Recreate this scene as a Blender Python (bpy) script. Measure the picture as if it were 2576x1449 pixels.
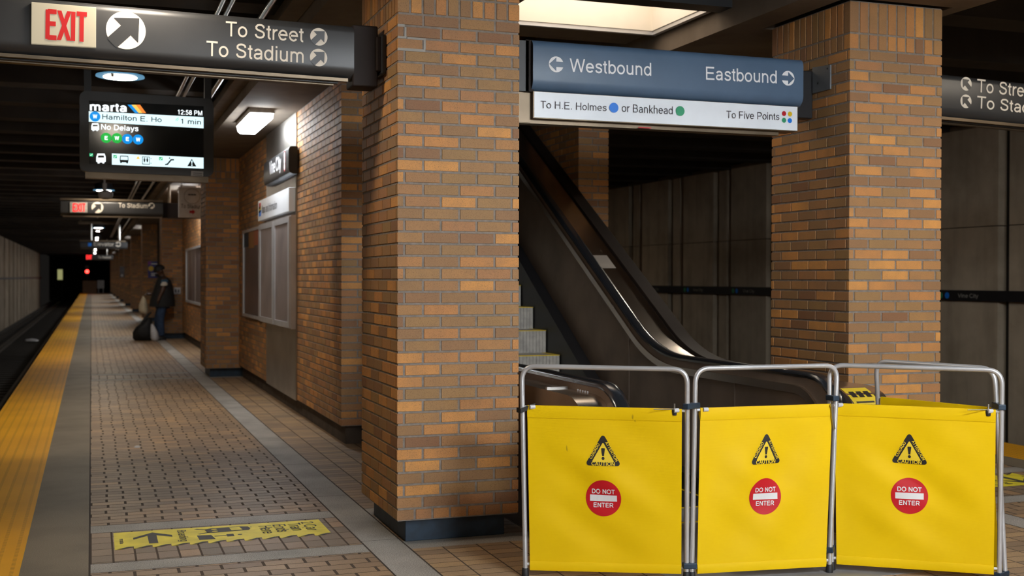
import bpy, bmesh, math, random
from mathutils import Vector, Matrix
random.seed(7)
S = bpy.context.scene
for o in list(bpy.data.objects): bpy.data.objects.remove(o)
COL = S.collection
R = math.radians; PI = math.pi

# ------------------------------------------------------------------ camera, world, exposure
FPX, CX, CY, W_, H_ = 2971.7, 1288.0, 724.5, 2576.0, 1449.0
YAW, PITCH, ROLL = .34209, .008518, .0022292
CAM = Vector((0, 0, 1.5))
fw = Vector((math.sin(YAW)*math.cos(PITCH), math.cos(YAW)*math.cos(PITCH), -math.sin(PITCH)))
r0 = Vector((math.cos(YAW), -math.sin(YAW), 0)); u0 = r0.cross(fw)
rt = math.cos(ROLL)*r0 + math.sin(ROLL)*u0
up = -math.sin(ROLL)*r0 + math.cos(ROLL)*u0
cd = bpy.data.cameras.new('camera'); cam = bpy.data.objects.new('camera', cd); COL.objects.link(cam)
M = Matrix((rt, up, -fw)).transposed().to_4x4(); M.translation = CAM
cam.matrix_world = M
cd.sensor_width = 36; cd.lens = 36*FPX/W_; cd.clip_end = 400; cd.clip_start = .05
cd.dof.use_dof = True; cd.dof.focus_distance = 6.1; cd.dof.aperture_fstop = 3.2
S.camera = cam
S.view_settings.view_transform = 'Standard'; S.view_settings.look = 'None'
S.view_settings.exposure = 0.25; S.view_settings.gamma = 1.0
wd = bpy.data.worlds.new('world'); S.world = wd; wd.use_nodes = True
wd.node_tree.nodes['Background'].inputs[0].default_value = (.55, .5, .45, 1)
wd.node_tree.nodes['Background'].inputs[1].default_value = .012

# lamp brightness, all in one place (radiance of the lamp faces)
L_DOWN = 98.0        # round downlights over the platform edges
L_TUBE = 33.0         # wrap-around wall-side fluorescents
L_COFFER = 3.0       # light coffer over the escalator
L_FILL = 52.0       # added fill lamps over the hall, out of view

def ray(x, y): return rt*((x-CX)/FPX) - up*((y-CY)/FPX) + fw
def pY(x, y, Y):
    d = ray(x, y); return CAM + d*(Y/d.y)
def pX(x, y, X):
    d = ray(x, y); return CAM + d*(X/d.x)

# ------------------------------------------------------------------ node materials
class NT:
    def __init__(s, name):
        s.m = bpy.data.materials.new(name); s.m.use_nodes = True
        s.t = s.m.node_tree; s.b = s.t.nodes['Principled BSDF']; s.out = s.t.nodes['Material Output']
    def n(s, typ, **kw):
        nd = s.t.nodes.new(typ)
        for k, v in kw.items():
            if k.startswith('i_'):
                nd.inputs[k[2:].replace('_', ' ')].default_value = v
            else: setattr(nd, k, v)
        return nd
    def l(s, a, b): s.t.links.new(a, b)
    def math(s, op, a, b=None, c=None):
        nd = s.n('ShaderNodeMath', operation=op)
        for i, v in enumerate((a, b, c)):
            if v is None: continue
            if isinstance(v, (int, float)): nd.inputs[i].default_value = v
            else: s.l(v, nd.inputs[i])
        return nd.outputs[0]
    def coord(s, which='Object'): return s.n('ShaderNodeTexCoord').outputs[which]
    def noise(s, vec, scale, detail=4, rough=.5):
        nd = s.n('ShaderNodeTexNoise'); nd.inputs['Scale'].default_value = scale
        nd.inputs['Detail'].default_value = detail; nd.inputs['Roughness'].default_value = rough
        if vec is not None: s.l(vec, nd.inputs['Vector'])
        return nd.outputs[0]
    def ramp(s, fac, stops, interp='LINEAR'):
        nd = s.n('ShaderNodeValToRGB'); cr = nd.color_ramp; cr.interpolation = interp
        while len(cr.elements) < len(stops): cr.elements.new(.5)
        for e, (p, c) in zip(cr.elements, stops):
            e.position = p; e.color = (*c, 1) if len(c) == 3 else c
        s.l(fac, nd.inputs[0]); return nd.outputs[0]
    def mix(s, fac, a, b, blend='MIX'):
        nd = s.n('ShaderNodeMix', data_type='RGBA', blend_type=blend)
        for sock, v in ((nd.inputs[0], fac), (nd.inputs[6], a), (nd.inputs[7], b)):
            if isinstance(v, (int, float)): sock.default_value = v
            elif isinstance(v, tuple): sock.default_value = (*v, 1)
            else: s.l(v, sock)
        return nd.outputs[2]
    def bump(s, h, strength=.3, dist=.01):
        nd = s.n('ShaderNodeBump'); nd.inputs['Strength'].default_value = strength
        nd.inputs['Distance'].default_value = dist; s.l(h, nd.inputs['Height'])
        s.l(nd.outputs[0], s.b.inputs['Normal'])
    def base(s, v):
        if isinstance(v, tuple): s.b.inputs['Base Color'].default_value = (*v, 1)
        else: s.l(v, s.b.inputs['Base Color'])
    def set(s, rough=.5, metal=0., spec=.5):
        s.b.inputs['Roughness'].default_value = rough; s.b.inputs['Metallic'].default_value = metal
        s.b.inputs['Specular IOR Level'].default_value = spec

def plain(name, col, rough=.5, metal=0., spec=.5, var=.12, scale=6., bump=0., bscale=60.):
    t = NT(name); c = t.coord()
    n = t.noise(c, scale)
    lo = tuple(v*(1-var) for v in col); hi = tuple(min(1, v*(1+var)) for v in col)
    t.base(t.ramp(n, [(.3, lo), (.7, hi)])); t.set(rough, metal, spec)
    if bump: t.bump(t.noise(c, bscale), bump, .004)
    return t.m
def emit(name, col, strength, gloss=.4):
    t = NT(name); t.base(tuple(.3*v for v in col)); t.set(gloss)
    t.b.inputs['Emission Color'].default_value = (*col, 1); t.b.inputs['Emission Strength'].default_value = strength
    return t.m

def brick_mat():
    t = NT('brick'); c = t.coord()
    at = t.n('ShaderNodeAttribute', attribute_name='tone').outputs['Fac']
    col = t.ramp(at, [(0, (.27, .125, .058)), (.14, (.33, .172, .076)), (.3, (.36, .205, .078)), (.46, (.45, .205, .082)),
                      (.6, (.38, .213, .082)), (.74, (.54, .235, .076)), (.88, (.63, .28, .08)), (.96, (.70, .32, .085))])
    n1 = t.noise(c, 9, 3); n2 = t.noise(c, 290, 2)
    col = t.mix(t.ramp(n1, [(.35, (0, 0, 0)), (.7, (.35, .35, .35))]), col, (.26, .15, .075))
    col = t.mix(t.ramp(n2, [(.55, (0, 0, 0)), (.68, (.5, .5, .5))]), col, (.10, .05, .025))
    t.base(col); t.set(.62, 0, .4); t.bump(n2, .35, .004)
    return t.m
def mortar_mat():
    t = NT('mortar'); c = t.coord()
    t.base(t.ramp(t.noise(c, 40), [(.3, (.20, .17, .145)), (.7, (.29, .25, .22))])); t.set(.9, 0, .2)
    t.bump(t.noise(c, 120), .4, .004); return t.m
def paver_mat(name, bw, bh, running, head=.02, bed=.008, cols=None, off=(0, 0)):
    t = NT(name); sep = t.n('ShaderNodeSeparateXYZ'); t.l(t.coord(), sep.inputs[0])
    X = t.math('ADD', sep.outputs[0], off[0]+100*bw); Y = t.math('ADD', sep.outputs[1], off[1]+100*bh)
    v = t.math('DIVIDE', Y, bh); row = t.math('FLOOR', v)
    u = t.math('DIVIDE', X, bw)
    if running:
        rn = t.n('ShaderNodeTexWhiteNoise', noise_dimensions='1D'); t.l(row, rn.inputs['W'])
        u = t.math('ADD', t.math('ADD', u, t.math('MULTIPLY', rn.outputs['Value'], .10)), t.math('MULTIPLY', t.math('MODULO', row, 2.), .5))
    ix = t.math('FLOOR', u)
    fu = t.math('MULTIPLY', t.math('FRACT', u), bw); fv = t.math('MULTIPLY', t.math('FRACT', v), bh)
    mm = t.math('MAXIMUM', t.math('LESS_THAN', fu, head), t.math('LESS_THAN', fv, bed))
    cv = t.n('ShaderNodeCombineXYZ'); t.l(ix, cv.inputs[0]); t.l(row, cv.inputs[1])
    wn = t.n('ShaderNodeTexWhiteNoise', noise_dimensions='2D'); t.l(cv.outputs[0], wn.inputs['Vector'])
    c = t.ramp(wn.outputs['Value'], cols)
    co = t.coord(); sp = t.noise(co, 150, 2); big = t.noise(co, 1.6, 5)
    c = t.mix(t.ramp(sp, [(.5, (0, 0, 0)), (.72, (.55, .55, .55))]), c, (.07, .05, .035))
    c = t.mix(t.ramp(big, [(.4, (0, 0, 0)), (.75, (.5, .5, .5))]), c, (.16, .12, .085))
    c = t.mix(mm, c, (.085, .06, .042)); t.base(c)
    t.l(t.ramp(mm, [(0, (.46, .46, .46)), (1, (.9, .9, .9))]), t.b.inputs['Roughness'])
    t.b.inputs['Specular IOR Level'].default_value = .45
    t.bump(t.math('SUBTRACT', t.math('MULTIPLY', sp, .15), mm), .5, .004); return t.m
PAV = [(0, (.27, .17, .10)), (.5, (.37, .24, .14)), (.8, (.42, .27, .15)), (1, (.52, .31, .15))]
def granite_mat(name, lo, hi):
    t = NT(name); c = t.coord(); n = t.noise(c, 170, 3, .7); b = t.noise(c, 2.5, 4)
    col = t.ramp(n, [(.36, lo), (.62, hi)])
    col = t.mix(t.ramp(b, [(.4, (0, 0, 0)), (.8, (.6, .6, .6))]), col, tuple(v*.55 for v in lo)); t.base(col)
    t.set(.55, 0, .4); t.bump(n, .15, .003); return t.m
def tactile_mat():
    t = NT('tactile_yellow'); sep = t.n('ShaderNodeSeparateXYZ'); t.l(t.coord(), sep.inputs[0])
    def cell(a, p): return t.math('ABSOLUTE', t.math('SUBTRACT', t.math('FRACT', t.math('DIVIDE', t.math('ADD', a, 50*p+.957), p)), .5))
    line = t.math('LESS_THAN', cell(sep.outputs[0], .0765), .13)
    dots = t.math('MULTIPLY', line, t.math('LESS_THAN', cell(sep.outputs[1], .03), .33))
    c = t.coord(); big = t.noise(c, 1.5, 5)
    col = t.ramp(big, [(.3, (.76, .35, .004)), (.7, (.90, .43, .007))])
    col = t.mix(t.math('MULTIPLY', t.math('SUBTRACT', line, dots), .7), col, (.22, .10, .004)); t.base(col)
    t.set(.5, 0, .4); t.bump(dots, .8, .006); return t.m
def concrete_mat(name, lo, hi, scale=1.2, rough=.85):
    t = NT(name); c = t.coord(); a = t.noise(c, scale, 8, .6); b = t.noise(c, 35, 3)
    mp = t.n('ShaderNodeMapping'); mp.inputs['Scale'].default_value = (3, 3, .35); t.l(c, mp.inputs[0])
    st = t.noise(mp.outputs[0], 1.3, 5)
    col = t.mix(t.ramp(st, [(.45, (0, 0, 0)), (.8, (.45, .45, .45))]), t.ramp(a, [(.3, lo), (.7, hi)]), tuple(v*.5 for v in lo))
    t.base(col); t.set(rough, 0, .3); t.bump(b, .3, .004); return t.m
def metal_mat(name, col, rough, streak=(1, 1, 60), var=.25):
    t = NT(name); mp = t.n('ShaderNodeMapping'); mp.inputs['Scale'].default_value = streak; t.l(t.coord(), mp.inputs[0])
    n = t.noise(mp.outputs[0], 4, 4); big = t.noise(t.coord(), 3, 5)
    t.base(t.ramp(big, [(.3, tuple(v*(1-var) for v in col)), (.7, tuple(min(1, v*(1+var)) for v in col))]))
    rr = t.math('ADD', t.math('MULTIPLY', n, .1), rough-.05); t.l(rr, t.b.inputs['Roughness'])
    t.b.inputs['Metallic'].default_value = 1; return t.m
def vinyl_mat():
    t = NT('yellow_vinyl'); c = t.coord(); big = t.noise(c, 2.2, 4)
    col = t.ramp(big, [(.3, (.74, .475, .0005)), (.7, (.80, .525, .0008))])
    mp = t.n('ShaderNodeMapping'); mp.inputs['Scale'].default_value = (1, 1, .25); t.l(c, mp.inputs[0])
    sc = t.noise(mp.outputs[0], 26, 2)
    col = t.mix(t.ramp(sc, [(.775, (0, 0, 0)), (.795, (.6, .6, .6))]), col, (.18, .11, .01)); t.base(col)
    wv = t.n('ShaderNodeTexWave', wave_type='BANDS', bands_direction='Z'); wv.inputs['Scale'].default_value = 55
    t.l(c, wv.inputs['Vector']); t.set(.5, 0, .2); t.bump(wv.outputs[1], .06, .002)
    return t.m

m = {}
m['brick'] = brick_mat(); m['mortar'] = mortar_mat()
m['patch'] = plain('patched_mortar', (.36, .34, .31), .9)
m['pav_run'] = paver_mat('pavers_running', .214, .1, True, .016, .008, PAV, (.01, 0))
m['pav_stack'] = paver_mat('pavers_stacked', .198, .098, False, .009, .007, [(0, (.28, .19, .12)), (.5, (.40, .26, .15)), (.8, (.47, .31, .17)), (1, (.52, .33, .16))], (.14, .01))
m['pav_bay'] = paver_mat('pavers_bay', .1137, .157, False, .011, .008, [(0, (.21, .15, .10)), (.6, (.31, .21, .14)), (.9, (.40, .26, .15)), (1, (.5, .29, .14))], (.01, .04))
m['granite'] = granite_mat('granite', (.17, .155, .135), (.56, .52, .47))
m['curb'] = granite_mat('curb_concrete', (.16, .125, .085), (.27, .215, .15))
m['tactile'] = tactile_mat()
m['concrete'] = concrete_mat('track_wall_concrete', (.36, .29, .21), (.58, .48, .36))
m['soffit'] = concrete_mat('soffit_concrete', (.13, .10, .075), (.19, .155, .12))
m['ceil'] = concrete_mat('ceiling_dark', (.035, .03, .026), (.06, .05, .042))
m['rust'] = plain('rust', (.17, .062, .02), .85, var=.4)
m['black'] = plain('black_paint', (.012, .012, .014), .45)
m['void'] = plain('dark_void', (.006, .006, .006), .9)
m['bluebase'] = plain('blue_black_metal', (.012, .03, .055), .5, var=.3, scale=14)
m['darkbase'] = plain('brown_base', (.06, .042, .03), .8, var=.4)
m['sign'] = plain('sign_charcoal', (.030, .030, .031), .38, spec=.5, var=.1)
m['signblue'] = plain('sign_slate_blue', (.082, .138, .225), .38, spec=.55, var=.06)
m['bronze'] = metal_mat('bronze_trim', (.19, .148, .105), .45, (1, 60, 60))
m['bronzed'] = plain('bronze_dark', (.016, .010, .008), .6, spec=.2)
m['cream'] = plain('cream_letter', (.68, .62, .53), .5, var=.03)
m['exitpanel'] = emit('exit_panel_cream', (.9, .8, .58), .22)
m['exitred'] = emit('exit_red', (.75, .012, .012), .35)
m['exitglow'] = emit('exit_red_glow', (1, .03, .03), 1.6)
m['white'] = plain('white_letter', (.86, .87, .90), .45, var=.02)
m['whitepanel'] = plain('white_sign_panel', (.80, .85, .92), .3, var=.03)
m['ink'] = plain('ink', (.02, .017, .03), .5)
m['blue'] = plain('blue_dot', (.004, .20, .80), .4); m['green'] = plain('green_dot', (.03, .30, .15), .4)
m['red'] = plain('red_dot', (.50, .006, .02), .4); m['gold'] = plain('gold_dot', (.75, .5, .01), .4)
m['alu'] = metal_mat('aluminium', (.56, .56, .58), .34, (1, 1, 12), .10)
m['steel'] = metal_mat('brushed_steel', (.50, .49, .47), .30, (50, 50, 1), .15)
m['panelsteel'] = metal_mat('wall_panel_steel', (.42, .40, .37), .38, (60, 60, .6), .15)
m['bal'] = metal_mat('balustrade_bronze', (.25, .19, .15), .5, (1, 20, 20), .2)
for k_ in ('bal', 'alu'): m[k_].node_tree.nodes['Principled BSDF'].inputs['Metallic'].default_value = .55
m['balsteel'] = metal_mat('deck_bronze', (.30, .235, .195), .36, (2, 1, 1), .08); m['decksteel'] = metal_mat('deck_steel', (.56, .50, .45), .25, (2, 1, 1), .08)
m['balsteel'].node_tree.nodes['Principled BSDF'].inputs['Metallic'].default_value = .7
m['rubber'] = plain('black_rubber', (.015, .017, .021), .2, spec=.9)
m['rubberm'] = plain('black_rubber_matt', (.012, .012, .014), .6)
m['vinyl'] = vinyl_mat()
m['vred'] = plain('sign_red', (.50, .004, .012), .42, var=.04)
m['vink'] = plain('sign_black', (.014, .012, .012), .5, var=.1)
m['vyel'] = plain('sign_yellow', (.78, .56, .03), .45, var=.03)
m['vwhite'] = plain('sign_white', (.68, .67, .68), .45, var=.03)
m['decal'] = plain('floor_decal_yellow', (.84, .70, .04), .5, var=.15, scale=9)
m['decalink'] = plain('floor_decal_ink', (.06, .055, .05), .6)
m['stepgrey'] = plain('step_riser', (.36, .34, .31), .5, var=.2, scale=20)
m['plate'] = plain('landing_plate', (.30, .30, .31), .45, .3, var=.12)
m['lens'] = emit('downlight_lens', (1, .87, .70), L_DOWN)
m['tube'] = emit('fluorescent_lens', (.93, .97, 1), L_TUBE)
m['lamp'] = emit('coffer_lamp', (1, .86, .70), L_COFFER)
m['lampf'] = emit('hall_fill_lens', (.90, .96, 1), L_FILL); m['lensfar'] = emit('downlight_lens_far', (1, .87, .70), L_DOWN*2.5)
m['coffer'] = plain('coffer_white', (.84, .79, .71), .8, var=.02)
m['ringblue'] = emit('downlight_glass_rim', (.16, .42, .66), .5)
m['screen'] = plain('screen_glass', (.004, .006, .008), .12, spec=.6)
m['scrw'] = emit('screen_white', (.72, .93, .98), 1.0); m['scrt'] = emit('screen_text_white', (.9, .97, 1), 1.2)
m['scrb'] = emit('screen_blue', (.0, .27, .75), .9); m['scrg'] = emit('screen_green', (.02, .46, .06), .9)
m['scro'] = emit('screen_orange', (.95, .25, .03), .9); m['scry'] = emit('screen_yellow', (.95, .62, .10), .9)
m['scrk'] = plain('screen_dark', (.01, .02, .025), .4); m['scrc'] = emit('screen_check', (.02, .52, .2), .8)
m['paper'] = plain('map_paper', (.22, .18, .17), .35, var=.25, scale=2.5)
m['posterdark'] = plain('poster_dark', (.06, .04, .045), .3, var=.6, scale=2.2)
m['glow'] = emit('red_signal', (1, .02, .015), 14.)
m['tgreen'] = emit('tunnel_lamp', (.42, .42, .18), .55)
m['skin'] = plain('skin', (.075, .035, .02), .5); m['denim'] = plain('denim', (.022, .045, .10), .85, var=.3, scale=15)
m['vest'] = plain('vest', (.012, .012, .013), .8); m['cloth'] = plain('white_cloth', (.55, .52, .46), .8)
m['shirtblue'] = plain('shirt_blue', (.03, .09, .16), .8); m['bag'] = plain('bag_black', (.007, .007, .008), .7)
m['plastic'] = plain('white_plastic', (.55, .55, .57), .45); m['deckrefl'] = plain('deck_reflection_grey', (.33, .29, .25), .4); m['plategrey'] = plain('cover_plate_grey', (.13, .14, .155), .45); m['placard'] = plain('placard_grey', (.74, .75, .78), .5); m['creamp'] = plain('cream_plastic', (.55, .47, .33), .5)
m['ballast'] = plain('ballast', (.045, .036, .03), .95, var=.6, scale=25, bump=1., bscale=18)
m['rail'] = metal_mat('rail_steel', (.22, .19, .16), .4, (1, 1, 1))
m['tie'] = plain('tie', (.03, .025, .02), .9)

# ------------------------------------------------------------------ mesh building
class MB:
    def __init__(s): s.v = []; s.f = []; s.mi = []; s.tone = []; s.mats = []; s.t0 = 0.
    def slot(s, k):
        if k not in s.mats: s.mats.append(k)
        return s.mats.index(k)
    def face(s, idx, k): s.f.append(idx); s.mi.append(s.slot(k)); s.tone.append(s.t0)
    def pts(s, ps):
        b = len(s.v); s.v += [tuple(p) for p in ps]; return b
    def poly(s, ps, k):
        b = s.pts(ps); s.face(list(range(b, b+len(ps))), k)
    def box(s, x0, x1, y0, y1, z0, z1, k, mat=None):
        ps = [Vector((x, y, z)) for z in (z0, z1) for y in (y0, y1) for x in (x0, x1)]
        if mat is not None: ps = [mat @ p for p in ps]
        b = s.pts(ps)
        for q in ((0, 2, 3, 1), (4, 5, 7, 6), (0, 1, 5, 4), (2, 6, 7, 3), (0, 4, 6, 2), (1, 3, 7, 5)): s.face([b+i for i in q], k)
    def prism(s, pts2, axis, a0, a1, k, capk=None):
        """extrude a 2D outline along x|y|z; pts2 give the two other axes in order"""
        def P(p, a): return {'x': (a, p[0], p[1]), 'y': (p[0], a, p[1]), 'z': (p[0], p[1], a)}[axis]
        n = len(pts2); b = s.pts([P(p, a0) for p in pts2]+[P(p, a1) for p in pts2])
        for i in range(n):
            j = (i+1) % n; s.face([b+i, b+j, b+n+j, b+n+i], k)
        s.face([b+i for i in range(n)][::-1], capk or k); s.face([b+n+i for i in range(n)], capk or k)
    def tube(s, path, r, k, seg=10, cap=True, flat=None):
        path = [Vector(p) for p in path]; n = len(path); rings = []
        t = (path[1]-path[0]).normalized(); a = Vector((0, 0, 1)) if abs(t.z) < .9 else Vector((1, 0, 0))
        nx = t.cross(a).normalized()
        for i, p in enumerate(path):
            if i == 0: d = path[1]-path[0]
            elif i == n-1: d = path[-1]-path[-2]
            else: d = (path[i+1]-path[i]).normalized()+(path[i]-path[i-1]).normalized()
            d.normalize(); nx = (nx-d*nx.dot(d)).normalized(); ny = d.cross(nx)
            rr = r[i] if isinstance(r, (list, tuple)) else r
            rings.append(s.pts([p+(nx*math.cos(2*PI*j/seg)+ny*math.sin(2*PI*j/seg))*rr for j in range(seg)]))
        for i in range(n-1):
            for j in range(seg):
                q = (j+1) % seg; s.face([rings[i]+j, rings[i]+q, rings[i+1]+q, rings[i+1]+j], k)
        if cap:
            s.face([rings[0]+j for j in range(seg)][::-1], k); s.face([rings[-1]+j for j in range(seg)], k)
    def lathe(s, prof, c, k, seg=24, axis='z', sy=1.):
        rings = []; c = Vector(c)
        for (r, h) in prof:
            ring = []
            for j in range(seg):
                a = 2*PI*j/seg; x, y = math.cos(a)*r, math.sin(a)*r*sy
                ring.append(c+{'z': Vector((x, y, h)), 'y': Vector((x, h, y)), 'x': Vector((h, x, y))}[axis])
            rings.append(s.pts(ring))
        for i in range(len(prof)-1):
            for j in range(seg):
                q = (j+1) % seg; s.face([rings[i]+j, rings[i]+q, rings[i+1]+q, rings[i+1]+j], k)
        s.face([rings[0]+j for j in range(seg)][::-1], k); s.face([rings[-1]+j for j in range(seg)], k)
    def loft(s, rings, k, cap=True):
        bs = [s.pts(r) for r in rings]; n = len(rings[0])
        for i in range(len(bs)-1):
            for j in range(n):
                q = (j+1) % n; s.face([bs[i]+j, bs[i]+q, bs[i+1]+q, bs[i+1]+j], k)
        if cap: s.face([bs[0]+j for j in range(n)][::-1], k); s.face([bs[-1]+j for j in range(n)], k)
    def build(s, name, parent=None, smooth=None, bevel=0., tone=False, recalc=True):
        used = sorted({i for f in s.f for i in f})
        if len(used) < len(s.v): mp = {a: b for b, a in enumerate(used)}; s.v = [s.v[i] for i in used]; s.f = [[mp[i] for i in f] for f in s.f]
        me = bpy.data.meshes.new(name); me.from_pydata(s.v, [], s.f)
        for k in s.mats: me.materials.append(m[k])
        me.polygons.foreach_set('material_index', s.mi)
        if tone:
            a = me.attributes.new('tone', 'FLOAT', 'FACE'); a.data.foreach_set('value', s.tone)
        if recalc:
            bm = bmesh.new(); bm.from_mesh(me); bmesh.ops.recalc_face_normals(bm, faces=bm.faces); bm.to_mesh(me); bm.free()
        if smooth:
            for p in me.polygons: p.use_smooth = True
            me.set_sharp_from_angle(angle=R(smooth))
        me.update()
        o = bpy.data.objects.new(name, me); COL.objects.link(o)
        if bevel:
            md = o.modifiers.new('bevel', 'BEVEL'); md.width = bevel; md.segments = 2; md.limit_method = 'ANGLE'; md.angle_limit = R(40)
        if parent is not None:
            o.parent = parent; o.matrix_parent_inverse = parent_inv(parent)
        return o
def parent_inv(p):
    # parts are modelled in world coordinates, so a part used as a parent sits at the world origin
    return Matrix.Translation(p.location).inverted() if p.parent is None else Matrix()
def tag(o, label, cat, group=None):
    o['label'] = label; o['category'] = cat
    if group: o['group'] = group
    return o
def thing(name, label, cat, loc, group=None):
    o = bpy.data.objects.new(name, None); COL.objects.link(o); o.location = loc; o.empty_display_size = .1
    return tag(o, label, cat, group)
def struct(o): o['kind'] = 'structure'; return o
def lay(o): return o
def dup(root, delta, label, group=None, loc=None):
    r = root.copy(); COL.objects.link(r); r.location = Vector(root.location)+Vector(delta)
    r['label'] = label
    if group: r['group'] = group
    for ch in list(root.children):
        c = ch.copy(); COL.objects.link(c); c.parent = r; c.matrix_parent_inverse = ch.matrix_parent_inverse
        for g in ch.children:
            d = g.copy(); COL.objects.link(d); d.parent = c; d.matrix_parent_inverse = g.matrix_parent_inverse
    return r

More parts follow.
